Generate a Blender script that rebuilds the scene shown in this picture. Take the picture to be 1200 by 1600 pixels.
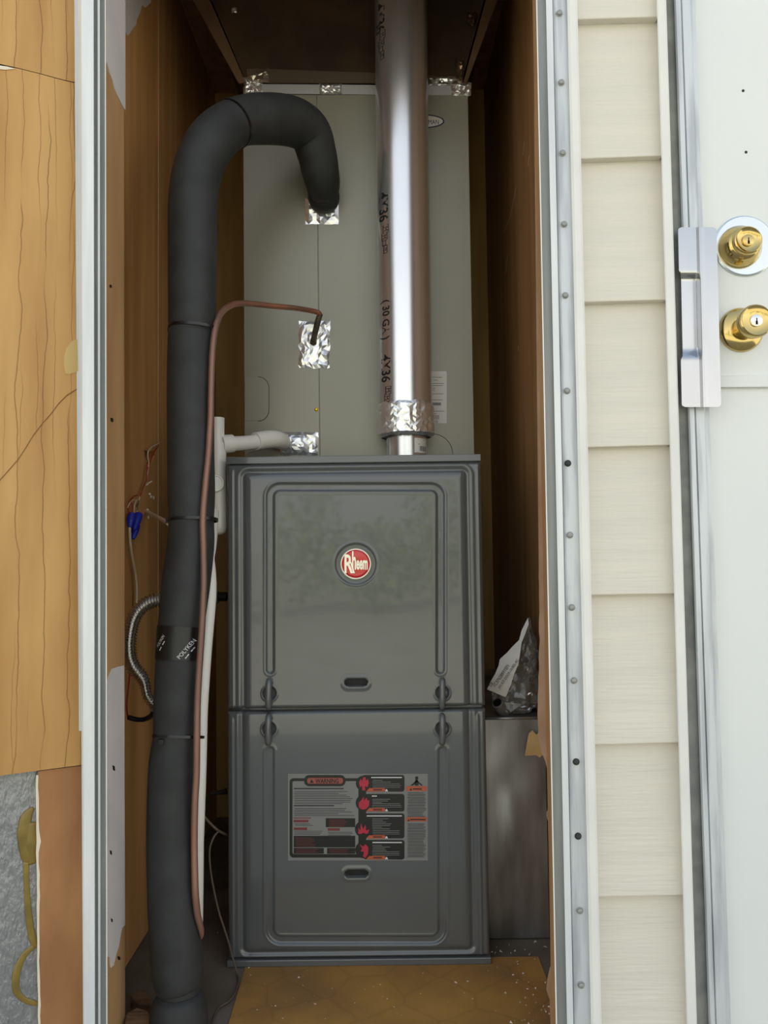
import bpy, bmesh, math, random
import numpy as np
from mathutils import Vector, Matrix, noise
from mathutils.geometry import tessellate_polygon

# ---------------------------------------------------------------- clear
for o in list(bpy.data.objects):
    bpy.data.objects.remove(o, do_unlink=True)
scene = bpy.context.scene
COL = scene.collection
random.seed(7)

# ---------------------------------------------------------------- camera
F = 1200.0                       # focal length in pixels of the 1200x1600 frame
PITCH, ROLL = 0.0456, -0.0125
YF = 1.325                       # furnace front plane (m in front of the camera)
ROT = Matrix.Rotation(math.pi/2 + PITCH, 3, 'X') @ Matrix.Rotation(ROLL, 3, 'Z')
def ray(px, py):
    return ROT @ Vector(((px-600)/F, -(py-800)/F, -1.0))
_d = ray(556, 1508)
CAM = Vector((0, 0, -(_d.z/_d.y)*YF))      # floor is z = 0
cd = bpy.data.cameras.new('camera'); cam = bpy.data.objects.new('camera', cd); COL.objects.link(cam)
cam.location = CAM; cam.rotation_euler = ROT.to_euler()
cd.sensor_fit = 'VERTICAL'; cd.sensor_height = 36.0; cd.lens = 36.0*F/1600.0
cd.clip_start = 0.02
scene.camera = cam

# ---------------------------------------------------------------- world, exposure
scene.view_settings.view_transform = 'Standard'
scene.view_settings.look = 'None'
scene.view_settings.gamma = 1.0
scene.view_settings.use_curve_mapping = False
scene.view_settings.exposure = 0.0
w = bpy.data.worlds.new('sky'); scene.world = w; w.use_nodes = True
nt = w.node_tree; nt.nodes.clear()
wo = nt.nodes.new('ShaderNodeOutputWorld'); bg = nt.nodes.new('ShaderNodeBackground')
wt = nt.nodes.new('ShaderNodeTexCoord'); ws = nt.nodes.new('ShaderNodeSeparateXYZ'); wr = nt.nodes.new('ShaderNodeValToRGB')
nt.links.new(wt.outputs['Generated'], ws.inputs[0]); nt.links.new(ws.outputs['Z'], wr.inputs['Fac']); nt.links.new(wr.outputs['Color'], bg.inputs['Color'])
e = wr.color_ramp.elements                      # hazy clear sky: pale at the horizon, bluer overhead
e[0].position = 0.0; e[0].color = (1.7, 1.66, 1.56, 1)
e[1].position = 1.0; e[1].color = (0.34, 0.48, 0.70, 1)
e3 = e.new(0.20); e3.color = (1.32, 1.33, 1.33, 1); e2 = e.new(0.45); e2.color = (0.92, 1.0, 1.09, 1)
bg.inputs['Strength'].default_value = 1.2
nt.links.new(bg.outputs[0], wo.inputs[0])
sd = bpy.data.lights.new('sun', 'SUN'); sd.energy = 20.0; sd.angle = math.radians(1.0); sd.color = (1.0, 0.95, 0.86)
sun = bpy.data.objects.new('sun', sd); COL.objects.link(sun)      # stands behind the house: the yard is sunlit, this wall is in shade
sun.rotation_euler = (math.radians(-53), 0, math.radians(12))

# ---------------------------------------------------------------- helpers
def P(px, py, Y):
    d = ray(px, py); return CAM + d*(Y/d.y)
def PX(px, py, X):
    d = ray(px, py); return CAM + d*(X/d.x)
def PZ(px, py, Z):
    d = ray(px, py); return CAM + d*((Z-CAM.z)/d.z)
def lin(c):
    c = c/255.0
    return c/12.92 if c <= 0.04045 else ((c+0.055)/1.055)**2.4
def rgb(c): return (lin(c[0]), lin(c[1]), lin(c[2]), 1)

def mat(name, c1, rough=0.5, metal=0.0, c2=None, scale=20, stretch=(1,1,1), bump=0.0, bscale=None, bstretch=None,
        contrast=(0.35, 0.65), spec=0.5, coat=0.0, detail=4, extra=None, rvar=0.0, bdist=0.002):
    m = bpy.data.materials.new(name); m.use_nodes = True
    n = m.node_tree.nodes; l = m.node_tree.links
    b = n['Principled BSDF']
    b.inputs['Roughness'].default_value = rough; b.inputs['Metallic'].default_value = metal
    b.inputs['Specular IOR Level'].default_value = spec
    b.inputs['Coat Weight'].default_value = coat
    b.inputs['Base Color'].default_value = rgb(c1)
    tc = n.new('ShaderNodeTexCoord')
    col = None
    def nz(sc, st, det):
        mp = n.new('ShaderNodeMapping'); mp.inputs['Scale'].default_value = st
        l.new(tc.outputs['Object'], mp.inputs['Vector'])
        t = n.new('ShaderNodeTexNoise'); t.inputs['Scale'].default_value = sc; t.inputs['Detail'].default_value = det
        l.new(mp.outputs[0], t.inputs['Vector']); return t
    if c2 is not None:
        t = nz(scale, stretch, detail)
        r = n.new('ShaderNodeValToRGB')
        r.color_ramp.elements[0].position = contrast[0]; r.color_ramp.elements[0].color = rgb(c1)
        r.color_ramp.elements[1].position = contrast[1]; r.color_ramp.elements[1].color = rgb(c2)
        l.new(t.outputs['Fac'], r.inputs['Fac']); l.new(r.outputs['Color'], b.inputs['Base Color'])
        col = r.outputs['Color']
        if rvar:
            mr = n.new('ShaderNodeMapRange'); mr.inputs['To Min'].default_value = rough-rvar; mr.inputs['To Max'].default_value = rough+rvar
            l.new(t.outputs['Fac'], mr.inputs['Value']); l.new(mr.outputs[0], b.inputs['Roughness'])
    if bump:
        t2 = nz(bscale or scale, bstretch or stretch, 5)
        bp = n.new('ShaderNodeBump'); bp.inputs['Strength'].default_value = bump; bp.inputs['Distance'].default_value = bdist
        l.new(t2.outputs['Fac'], bp.inputs['Height']); l.new(bp.outputs[0], b.inputs['Normal'])
    if extra: extra(m, n, l, b, tc, col)
    return m

def vlines(colr, dens, thresh, wob=0.02, strength=0.8, second=None):
    """wavering vertical water-run stains, broken up along their length (a stain pattern of its own)"""
    def f(m, n, l, b, tc, col):
        sx = n.new('ShaderNodeSeparateXYZ'); l.new(tc.outputs['Object'], sx.inputs[0])
        def wob_line(off, dens, freq, amp):
            mp = n.new('ShaderNodeMapping'); mp.inputs['Scale'].default_value = (freq*0.4, freq*0.4, freq*0.45); mp.inputs['Location'].default_value = (off, off, off)
            l.new(tc.outputs['Object'], mp.inputs['Vector'])
            t = n.new('ShaderNodeTexNoise'); t.inputs['Scale'].default_value = 1.0; t.inputs['Detail'].default_value = 7; t.inputs['Roughness'].default_value = 0.5
            l.new(mp.outputs[0], t.inputs['Vector'])
            a = n.new('ShaderNodeMath'); a.operation = 'MULTIPLY_ADD'; a.inputs[1].default_value = amp; l.new(t.outputs['Fac'], a.inputs[0]); l.new(sx.outputs['X'], a.inputs[2])
            s = n.new('ShaderNodeMath'); s.operation = 'MULTIPLY'; s.inputs[1].default_value = dens; l.new(a.outputs[0], s.inputs[0])
            fr = n.new('ShaderNodeMath'); fr.operation = 'FRACT'; l.new(s.outputs[0], fr.inputs[0])
            c = n.new('ShaderNodeMath'); c.operation = 'SUBTRACT'; c.inputs[1].default_value = 0.5; l.new(fr.outputs[0], c.inputs[0])
            ab = n.new('ShaderNodeMath'); ab.operation = 'ABSOLUTE'; l.new(c.outputs[0], ab.inputs[0])
            mr = n.new('ShaderNodeMapRange'); mr.interpolation_type = 'SMOOTHSTEP'
            mr.inputs['From Min'].default_value = 0.0; mr.inputs['From Max'].default_value = thresh
            mr.inputs['To Min'].default_value = 1.0; mr.inputs['To Max'].default_value = 0.0
            l.new(ab.outputs[0], mr.inputs['Value'])
            mk_ = n.new('ShaderNodeTexNoise'); mk_.inputs['Scale'].default_value = 9+off; mk_.inputs['Detail'].default_value = 2
            mp2 = n.new('ShaderNodeMapping'); mp2.inputs['Scale'].default_value = (1.4, 1.4, 0.35); mp2.inputs['Location'].default_value = (off*3, 0, off)
            l.new(tc.outputs['Object'], mp2.inputs['Vector']); l.new(mp2.outputs[0], mk_.inputs['Vector'])
            mr2 = n.new('ShaderNodeMapRange'); mr2.inputs['From Min'].default_value = 0.44; mr2.inputs['From Max'].default_value = 0.54
            l.new(mk_.outputs['Fac'], mr2.inputs['Value'])
            mu = n.new('ShaderNodeMath'); mu.operation = 'MULTIPLY'; l.new(mr.outputs[0], mu.inputs[0]); l.new(mr2.outputs[0], mu.inputs[1])
            return mu.outputs[0]
        a1 = wob_line(0.3, dens, 9, wob); a2 = wob_line(2.7, dens*0.62, 14, wob*0.7)
        mx = n.new('ShaderNodeMath'); mx.operation = 'MAXIMUM'; l.new(a1, mx.inputs[0]); l.new(a2, mx.inputs[1])
        st = n.new('ShaderNodeMath'); st.operation = 'MULTIPLY'; st.inputs[1].default_value = strength; l.new(mx.outputs[0], st.inputs[0])
        mix = n.new('ShaderNodeMix'); mix.data_type = 'RGBA'
        l.new(st.outputs[0], mix.inputs['Factor']); l.new(col, mix.inputs['A']); mix.inputs['B'].default_value = rgb(colr)
        l.new(mix.outputs['Result'], b.inputs['Base Color'])
    return f

def new_obj(name, verts, faces, m, parent=None, smooth=False, mats=None, fmats=None):
    verts = [Vector(v) for v in verts]
    lo = Vector((min(v[i] for v in verts) for i in range(3))); hi = Vector((max(v[i] for v in verts) for i in range(3)))
    c = Vector(((lo.x+hi.x)/2, (lo.y+hi.y)/2, (lo.z+hi.z)/2))
    me = bpy.data.meshes.new(name)
    me.from_pydata([v-c for v in verts], [], faces)
    for k in (mats or [m]): me.materials.append(k)
    if fmats: me.polygons.foreach_set('material_index', fmats)
    me.update()
    bm = bmesh.new(); bm.from_mesh(me); bmesh.ops.recalc_face_normals(bm, faces=bm.faces); bm.to_mesh(me); bm.free()
    if smooth: me.polygons.foreach_set('use_smooth', [True]*len(me.polygons))
    o = bpy.data.objects.new(name, me); COL.objects.link(o)
    o.location = c
    if parent: setp(o, parent)
    return o
WORLD = {}
def setp(o, p):
    """parent with world position kept (no rotations used on parents)"""
    WORLD[o.name] = Vector(o.location)
    pw = WORLD.get(p.name, Vector(p.location))
    o.parent = p
    o.location = Vector(o.location) - pw
def thing(name, label, cat, loc, group=None):
    o = bpy.data.objects.new(name, None); COL.objects.link(o); o.location = loc; o.empty_display_size = 0.05
    WORLD[o.name] = Vector(loc)
    tag(o, label, cat, group); return o
def tag(o, label=None, cat=None, group=None, kind=None):
    if label: o['label'] = label
    if cat: o['category'] = cat
    if group: o['group'] = group
    if kind: o['kind'] = kind
    return o
def struct(o): o['kind'] = 'structure'; WORLD[o.name] = Vector(o.location); return o

class MB:
    def __init__(s): s.v = []; s.f = []; s.m = []
    def add(s, v, f, mi=0):
        b = len(s.v); s.v += [Vector(x) for x in v]; s.f += [tuple(i+b for i in q) for q in f]; s.m += [mi]*len(f); return s
    def box(s, x0, x1, y0, y1, z0, z1, mi=0):
        v = [(x, y, z) for x in (x0, x1) for y in (y0, y1) for z in (z0, z1)]
        return s.add(v, [(0,1,3,2), (4,6,7,5), (0,4,5,1), (2,3,7,6), (0,2,6,4), (1,5,7,3)], mi)
    def prism(s, front, back, mi=0):
        n = len(front)
        return s.add(list(front)+list(back), [tuple(range(n)), tuple(range(2*n-1, n-1, -1))] + [(i, (i+1) % n, n+(i+1) % n, n+i) for i in range(n)], mi)
    def build(s, name, m, parent=None, smooth=False, mats=None):
        return new_obj(name, s.v, s.f, m, parent, smooth, mats, s.m if mats else None)
def bevel(o, wdt=0.002, seg=2, ang=40):
    b = o.modifiers.new('bevel', 'BEVEL'); b.width = wdt; b.segments = seg; b.limit_method = 'ANGLE'; b.angle_limit = math.radians(ang)
    return o
def autosmooth(o, deg=35):
    me = o.data
    me.polygons.foreach_set('use_smooth', [True]*len(me.polygons))
    bm = bmesh.new(); bm.from_mesh(me)
    for e in bm.edges:
        if len(e.link_faces) == 2 and e.calc_face_angle(0) > math.radians(deg): e.smooth = False
    bm.to_mesh(me); bm.free(); return o

def catmull(pts, n=10):
    pts = [np.array(p, float) for p in pts]
    P_ = [2*pts[0]-pts[1]] + pts + [2*pts[-1]-pts[-2]]
    out = []
    for i in range(1, len(P_)-2):
        a, b, c, d = P_[i-1:i+3]
        for k in range(n):
            t = k/n
            out.append(0.5*((2*b)+(-a+c)*t+(2*a-5*b+4*c-d)*t*t+(-a+3*b-3*c+d)*t**3))
    out.append(pts[-1]); return out
def sweep(pts, rad, seg=16, caps=True):
    """tube along world points, one radius per point"""
    pts = [Vector(p) for p in pts]; n = len(pts)
    if not hasattr(rad, '__len__'): rad = [rad]*n
    v = []; f = []
    up = None
    for i in range(n):
        t = (pts[min(i+1, n-1)]-pts[max(i-1, 0)]).normalized()
        if up is None:
            up = Vector((0, -1, 0)) if abs(t.y) < 0.9 else Vector((0, 0, 1))
        up = (up - t*up.dot(t)).normalized(); sd = t.cross(up)
        for k in range(seg):
            a = 2*math.pi*k/seg
            v.append(pts[i] + (up*math.cos(a)+sd*math.sin(a))*rad[i])
    for i in range(n-1):
        for k in range(seg):
            k2 = (k+1) % seg
            f.append((i*seg+k, i*seg+k2, (i+1)*seg+k2, (i+1)*seg+k))
    if caps:
        f.append(tuple(range(seg-1, -1, -1))); f.append(tuple((n-1)*seg+k for k in range(seg)))
    return v, f
def tube(name, path, m, parent=None, n=10, seg=16, caps=True, clear_of=None):
    """path of (px, py, depth, radius)"""
    q = [tuple(P(p[0], p[1], p[2])) + (p[3],) for p in path]
    c = catmull(q, n)
    if clear_of:                                  # keep the tube outside another one it is strapped to
        sl_ = np.array(clear_of)
        for k in range(len(c)):
            p = np.array(c[k][:3]); d = np.linalg.norm(sl_[:, :3]-p, axis=1); i = int(np.argmin(d-sl_[:, 3]))
            need = sl_[i, 3]+c[k][3]+0.0006
            if d[i] < need: c[k] = np.append(sl_[i, :3] + (p-sl_[i, :3])/d[i]*need, c[k][3])
    v, f = sweep([Vector(x[:3]) for x in c], [float(x[3]) for x in c], seg, caps)
    o = new_obj(name, v, f, m, parent, True)
    return autosmooth(o, 50)
def lathe(prof, origin, axis=(0, -1, 0), seg=32):
    """prof of (distance along axis, radius)"""
    a = Vector(axis).normalized(); u = a.orthogonal().normalized(); w_ = a.cross(u); o = Vector(origin)
    v = []; f = []
    for (d, r) in prof:
        for k in range(seg):
            t = 2*math.pi*k/seg; v.append(o + a*d + (u*math.cos(t)+w_*math.sin(t))*r)
    for i in range(len(prof)-1):
        for k in range(seg):
            k2 = (k+1) % seg; f.append((i*seg+k, i*seg+k2, (i+1)*seg+k2, (i+1)*seg+k))
    f.append(tuple(range(seg))); f.append(tuple((len(prof)-1)*seg+k for k in range(seg)))
    return v, f
def post(name, prof, m, parent=None, z0=-0.35, z1=2.0, mats=None, fm=None):
    """upright extrusion: closed profile of (px at y=0, px at y=1600, depth)"""
    top = []; bot = []
    for a, b, Y in prof:
        p = P(a, 0, Y); q = P(b, 1600, Y); k = (p-q)/(p.z-q.z)
        top.append(q + k*(z1-q.z)); bot.append(q + k*(z0-q.z))
    mb = MB().prism(top, bot); return new_obj(name, mb.v, mb.f, m, parent, False)
def rr(x0, y0, x1, y1, r, n=5):
    out = []
    for cx, cy, a0 in ((x1-r, y0+r, -90), (x1-r, y1-r, 0), (x0+r, y1-r, 90), (x0+r, y0+r, 180)):
        for k in range(n+1):
            a = math.radians(a0+90*k/n); out.append((cx+r*math.cos(a), cy+r*math.sin(a)))
    return out
def circ(cx, cy, r, n=28, ry=None):
    ry = r if ry is None else ry
    return [(cx+r*math.cos(2*math.pi*k/n), cy+ry*math.sin(2*math.pi*k/n)) for k in range(n)]
def slab(mb, poly, Y, th, mi=0):
    mb.prism([P(x, y, Y-th) for x, y in poly], [P(x, y, Y) for x, y in poly], mi)
def text2d(s, bold=0.0):
    cu = bpy.data.curves.new('t', 'FONT'); cu.body = s; cu.size = 1.0; cu.resolution_u = 3; cu.offset = bold
    ob = bpy.data.objects.new('t', cu); COL.objects.link(ob)
    dg = bpy.context.evaluated_depsgraph_get(); ev = ob.evaluated_get(dg); me = bpy.data.meshes.new_from_object(ev)
    v = [(x.co.x, x.co.y) for x in me.vertices]; f = [tuple(p.vertices) for p in me.polygons]
    bpy.data.objects.remove(ob, do_unlink=True); bpy.data.curves.remove(cu); bpy.data.meshes.remove(me)
    return v, f
def lettering(s, S, x, y, size, m, parent, ang=0, wx=1.0, name='lettering', center=True, bold=0.0, subdiv=False):
    """printed or cast letters laid on a surface: S maps a spot of the surface to its point"""
    v, f = text2d(s, bold)
    if not v: return None
    xs = [a for a, _ in v]; cx = (min(xs)+max(xs))/2 if center else min(xs)
    ca, sa = math.cos(math.radians(ang)), math.sin(math.radians(ang))
    out = []
    for a, b in v:
        u = (a-cx)*size*wx; t = -(b-0.35)*size
        out.append(S(x+u*ca-t*sa, y+u*sa+t*ca))
    mb = MB().add(out, f)
    return mb.build(name, m, parent)
def foil(name, poly_rect, S, m, parent, nx=14, ny=14, amp=0.003, jit=1.5, seed=1, off=0.001, sharp=True, lift=None):
    """crinkled foil: a grid with its own folds, over the surface S(px, py, out)"""
    x0, y0, x1, y1 = poly_rect; v = []; f = []
    rnd = random.Random(seed)
    for j in range(ny+1):
        for i in range(nx+1):
            ex = jit*(rnd.random()-0.5)*2; ey = jit*(rnd.random()-0.5)*2
            x = x0+(x1-x0)*i/nx + ex*0.7; y = y0+(y1-y0)*j/ny + ey*0.7
            n_ = noise.noise(Vector((i*0.55+seed*7, j*0.55, seed)))
            n2 = rnd.random()
            d = off + amp*(0.5+0.7*n_+0.35*(n2-0.5))
            if i in (0, nx) or j in (0, ny): d = off*0.5
            if lift: d += lift(x, y)
            v.append(S(x, y, max(d, 0.0003)))
    for j in range(ny):
        for i in range(nx):
            a = j*(nx+1)+i
            if (i+j+rnd.randint(0, 1)) % 2: f += [(a, a+1, a+nx+2), (a, a+nx+2, a+nx+1)]
            else: f += [(a, a+1, a+nx+1), (a+1, a+nx+2, a+nx+1)]
    nb = len(v)                                   # give the sheet a back so that it has thickness
    v2 = v + [S_back for S_back in [p + Vector((0, 0.0004, 0)) for p in v]]
    f2 = f + [tuple(nb+k for k in reversed(q)) for q in f]
    rim = [j*(nx+1) for j in range(ny+1)] + [ny*(nx+1)+i for i in range(1, nx+1)] + [j*(nx+1)+nx for j in range(ny-1, -1, -1)] + [i for i in range(nx-1, 0, -1)]
    for k in range(len(rim)):
        a, b = rim[k], rim[(k+1) % len(rim)]; f2.append((a, b, nb+b, nb+a))
    return new_obj(name, v2, f2, m, parent, False)

# ---------------------------------------------------------------- materials
M = {}
M['furnace'] = mat('furnace grey enamel', (90, 92, 93), 0.15, 0.0, c2=(86, 88, 89), scale=3, coat=0.5, bump=0.05, bscale=7, bstretch=(1.6, 1, .5))
M['furnace_lip'] = mat('furnace lip enamel', (94, 96, 96), 0.2, 0.0, coat=0.4)
M['dark'] = mat('painted recess shade', (14, 15, 16), 0.6)  # near black stands in for the shade inside slots and wall hole
M['coil'] = mat('coil case painted steel', (142, 140, 126), 0.34, 0.2, c2=(136, 134, 120), scale=4, bump=0.03, bscale=4)
M['seam'] = mat('seam shadow gap', (40, 38, 34), 0.8)
M['galv'] = mat('galvanised vent pipe', (228, 229, 230), 0.24, 0.88, c2=(218, 219, 222), scale=8, stretch=(1, 1, .2), rvar=0.05)
M['galv_dull'] = mat('dull galvanised duct', (178, 178, 180), 0.42, 0.8, c2=(120, 116, 112), scale=9, stretch=(2, 1, .4), rvar=0.1, bump=0.15, bscale=9)
M['foil'] = mat('aluminium foil tape', (240, 240, 240), 0.3, 0.85)
M['tape'] = mat('smooth foil tape', (214, 214, 212), 0.4, 0.85)
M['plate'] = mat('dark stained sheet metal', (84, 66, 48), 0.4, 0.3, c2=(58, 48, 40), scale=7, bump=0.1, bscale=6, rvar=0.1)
M['rubber'] = mat('black foam pipe insulation', (42, 43, 43), 0.6, 0.0, c2=(51, 52, 52), scale=26, bump=0.25, bscale=60, spec=0.35)
M['ziptie'] = mat('black nylon tie', (16, 16, 18), 0.3)
M['tapeblack'] = mat('black printed vinyl tape', (13, 13, 15), 0.38)
M['printwhite'] = mat('pale print', (205, 205, 205), 0.6)
M['copper'] = mat('oxidised copper', (190, 124, 98), 0.38, 0.6, c2=(134, 98, 82), scale=14, stretch=(1, 1, .4))
M['copper_old'] = mat('brown oxidised copper', (146, 108, 92), 0.45, 0.5, c2=(118, 90, 80), scale=9, stretch=(1, 1, .3))
M['solder'] = mat('sooty brazed tube end', (66, 58, 52), 0.5, 0.5, c2=(98, 90, 80), scale=60)
M['pvc'] = mat('white pvc', (226, 222, 214), 0.35)
M['steelflex'] = mat('corrugated stainless', (200, 196, 188), 0.26, 1.0)
M['iron'] = mat('black iron pipe', (30, 30, 30), 0.5, 0.3)
M['wood_door'] = mat('stained golden hardboard', (196, 152, 88), 0.55, 0.0, c2=(170, 122, 62), scale=5, stretch=(3, 3, .5), bump=0.12, bscale=60, bstretch=(1, 1, .2),
                     extra=vlines((124, 78, 34), 58, 0.038, 0.045, 0.8))
M['wood_batten'] = mat('brown hardboard strip', (176, 126, 78), 0.6, 0.0, c2=(146, 98, 58), scale=10, stretch=(1.5, 1.5, .5), bump=0.15, bscale=50)
M['tornedge'] = mat('pale torn board edge', (226, 212, 190), 0.8)
M['embossed'] = mat('grey embossed siding back', (150, 150, 150), 0.28, 0.3, c2=(132, 133, 135), scale=8, bump=1.0, bscale=95, bstretch=(1.6, 1.6, .6), bdist=0.006)
M['glue'] = mat('dried yellow adhesive', (140, 118, 52), 0.35, 0.0, c2=(112, 92, 40), scale=30)
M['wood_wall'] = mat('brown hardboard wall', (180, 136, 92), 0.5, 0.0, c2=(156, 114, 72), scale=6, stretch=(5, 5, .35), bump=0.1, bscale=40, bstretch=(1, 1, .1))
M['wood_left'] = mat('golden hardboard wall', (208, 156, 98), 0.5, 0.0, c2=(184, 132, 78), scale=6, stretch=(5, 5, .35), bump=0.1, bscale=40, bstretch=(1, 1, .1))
M['wood_back'] = mat('raw board back wall', (206, 166, 98), 0.65, 0.0, c2=(180, 140, 80), scale=6, stretch=(3, 3, .4))
M['cleat'] = mat('dark brown cleat', (104, 78, 54), 0.6, 0.0, c2=(84, 60, 40), scale=10)
M['jamb'] = mat('bare jamb wood', (186, 146, 100), 0.6, 0.0, c2=(168, 126, 84), scale=8, stretch=(2, 2, .4), bump=0.1, bscale=40)
M['paint'] = mat('old white paint film', (214, 206, 202), 0.5, 0.0, c2=(204, 198, 196), scale=12)
M['alu_white'] = mat('white coated aluminium', (222, 224, 224), 0.35, 0.1, c2=(206, 208, 210), scale=14, stretch=(4, 4, .3), bump=0.05, bscale=30, bstretch=(2, 2, .2))
M['alu_grey'] = mat('weathered grey aluminium', (164, 166, 166), 0.4, 0.5, c2=(132, 134, 136), scale=16, stretch=(5, 5, .3))
M['alu_groove'] = mat('grey aluminium channel', (150, 151, 148), 0.45, 0.15, c2=(132, 134, 132), scale=16, stretch=(5, 5, .3))
M['alu_flange'] = mat('chalky aluminium flange', (206, 209, 212), 0.45, 0.25, c2=(178, 181, 186), scale=10, stretch=(6, 6, .5), contrast=(.45, .62))
M['gap'] = mat('grey gap shade', (138, 138, 134), 0.8, 0.0, c2=(116, 116, 114), scale=30)  # grey stands in for recess shading between trim and door edge
M['screw'] = mat('dull zinc screw', (150, 150, 146), 0.45, 0.3)
M['screwdark'] = mat('dark weathered screw', (58, 58, 58), 0.6, 0.4)
M['siding'] = mat('cream painted lap siding', (220, 213, 199), 0.5, 0.0, c2=(214, 208, 195), scale=6, stretch=(.5, 1, 6), bump=0.6, bscale=22, bstretch=(.6, 1, 9))
M['trim'] = mat('white painted trim', (230, 228, 222), 0.5, 0.0, c2=(222, 220, 216), scale=9)
M['door'] = mat('white enamelled door', (226, 227, 224), 0.35, 0.0, c2=(222, 224, 222), scale=3)
M['polish'] = mat('polished aluminium guard', (200, 200, 200), 0.2, 1.0, c2=(188, 188, 188), scale=10, stretch=(1, 1, .3))
M['brass'] = mat('polished brass', (206, 180, 118), 0.14, 1.0)
M['nickel'] = mat('nickel keyway', (225, 225, 220), 0.25, 1.0)
M['rose'] = mat('satin steel backing plate', (214, 220, 222), 0.25, 0.9)
M['black'] = mat('black', (8, 8, 8), 0.5)
M['ink'] = mat('black ink', (26, 25, 28), 0.55)
M['sub'] = mat('dusty grey subfloor', (120, 110, 98), 0.75, 0.0, c2=(96, 86, 72), scale=11, bump=0.2, bscale=30)
def diamonds(m, n, l, b, tc, col):
    mp = n.new('ShaderNodeMapping'); mp.inputs['Rotation'].default_value = (0, 0, math.radians(45)); mp.inputs['Scale'].default_value = (11, 11, 11)
    l.new(tc.outputs['Object'], mp.inputs['Vector'])
    dn = n.new('ShaderNodeTexNoise'); dn.inputs['Scale'].default_value = 3.0
    l.new(mp.outputs[0], dn.inputs['Vector'])
    ad = n.new('ShaderNodeMix'); ad.data_type = 'VECTOR'; ad.inputs['Factor'].default_value = 0.12
    l.new(mp.outputs[0], ad.inputs['A']); l.new(dn.outputs['Color'], ad.inputs['B'])
    br = n.new('ShaderNodeTexVoronoi'); br.feature = 'DISTANCE_TO_EDGE'; br.inputs['Scale'].default_value = 1.2; br.inputs['Randomness'].default_value = 0.55
    l.new(ad.outputs['Result'], br.inputs['Vector'])
    mr = n.new('ShaderNodeMapRange'); mr.inputs['From Max'].default_value = 0.05; mr.inputs['To Min'].default_value = 0.2; mr.inputs['To Max'].default_value = 0.0
    l.new(br.outputs['Distance'], mr.inputs['Value'])
    mix = n.new('ShaderNodeMix'); mix.data_type = 'RGBA'; l.new(mr.outputs[0], mix.inputs['Factor']); l.new(col, mix.inputs['A']); mix.inputs['B'].default_value = rgb((92, 62, 34))
    l.new(mix.outputs['Result'], b.inputs['Base Color'])
M['vinyl'] = mat('worn amber vinyl floor', (192, 142, 68), 0.5, 0.0, c2=(150, 112, 64), scale=6, bump=0.15, bscale=18, extra=diamonds)
M['chip'] = mat('pale plaster crumbs', (214, 204, 190), 0.8)
M['scrap'] = mat('splintered wood scrap', (150, 116, 82), 0.8, 0.0, c2=(110, 82, 56), scale=20, stretch=(1, 6, 6))
M['paper'] = mat('white printed paper', (220, 218, 214), 0.6)
M['tanpaper'] = mat('tan kraft paper', (204, 170, 118), 0.8, 0.0, c2=(190, 154, 102), scale=20)
M['redwire'] = mat('red wire', (160, 44, 30), 0.4)
M['whitewire'] = mat('off white wire', (206, 190, 164), 0.45)
M['greenwire'] = mat('green wire', (60, 96, 56), 0.45)
M['bluenut'] = mat('blue plastic wire nut', (30, 46, 168), 0.35)
M['conduit'] = mat('cream cable sheath', (196, 178, 148), 0.45)
M['cable'] = mat('brown thermostat cable', (88, 74, 62), 0.5)
M['red'] = mat('red enamel badge', (196, 28, 38), 0.2, 0.2, coat=0.6)
M['chrome'] = mat('bright badge metal', (235, 230, 226), 0.2, 0.6)
M['lab_grey'] = mat('label film grey', (122, 122, 121), 0.4)
M['lab_black'] = mat('label black', (16, 16, 19), 0.35)
M['lab_orange'] = mat('label orange', (178, 84, 52), 0.4)
M['lab_pink'] = mat('label red flame', (176, 34, 58), 0.4)
M['lab_dred'] = mat('label dark red', (110, 44, 44), 0.4)
M['lab_pill'] = mat('label warning pill', (150, 76, 64), 0.4)
M['navy'] = mat('navy emblem rim', (34, 30, 74), 0.4)
M['silver'] = mat('silver emblem face', (206, 204, 198), 0.35, 0.3)
M['yellow'] = mat('yellow chromate screw', (206, 168, 40), 0.3, 0.8)
M['grass'] = mat('ground outside', (172, 168, 158), 0.9, 0.0, c2=(146, 148, 128), scale=2)
M['leaf'] = mat('tree leaves', (136, 148, 70), 0.6, 0.0, c2=(88, 108, 50), scale=3)
def clear(m, n, l, b, tc, col):
    b.inputs['Transmission Weight'].default_value = 0.0
    out = n['Material Output']; tr = n.new('ShaderNodeBsdfTransparent'); gl = n.new('ShaderNodeBsdfGlossy'); gl.inputs['Roughness'].default_value = 0.12
    di = n.new('ShaderNodeBsdfDiffuse'); di.inputs['Color'].default_value = (.6, .58, .56, 1)
    fr = n.new('ShaderNodeFresnel'); fr.inputs['IOR'].default_value = 1.6
    m1 = n.new('ShaderNodeMixShader'); m1.inputs[0].default_value = 0.14; l.new(tr.outputs[0], m1.inputs[1]); l.new(di.outputs[0], m1.inputs[2])
    m2 = n.new('ShaderNodeMixShader'); l.new(fr.outputs[0], m2.inputs[0]); l.new(m1.outputs[0], m2.inputs[1]); l.new(gl.outputs[0], m2.inputs[2])
    l.new(m2.outputs[0], out.inputs['Surface'])
M['film'] = mat('clear plastic film', (255, 255, 255), 0.1, extra=clear)

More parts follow.
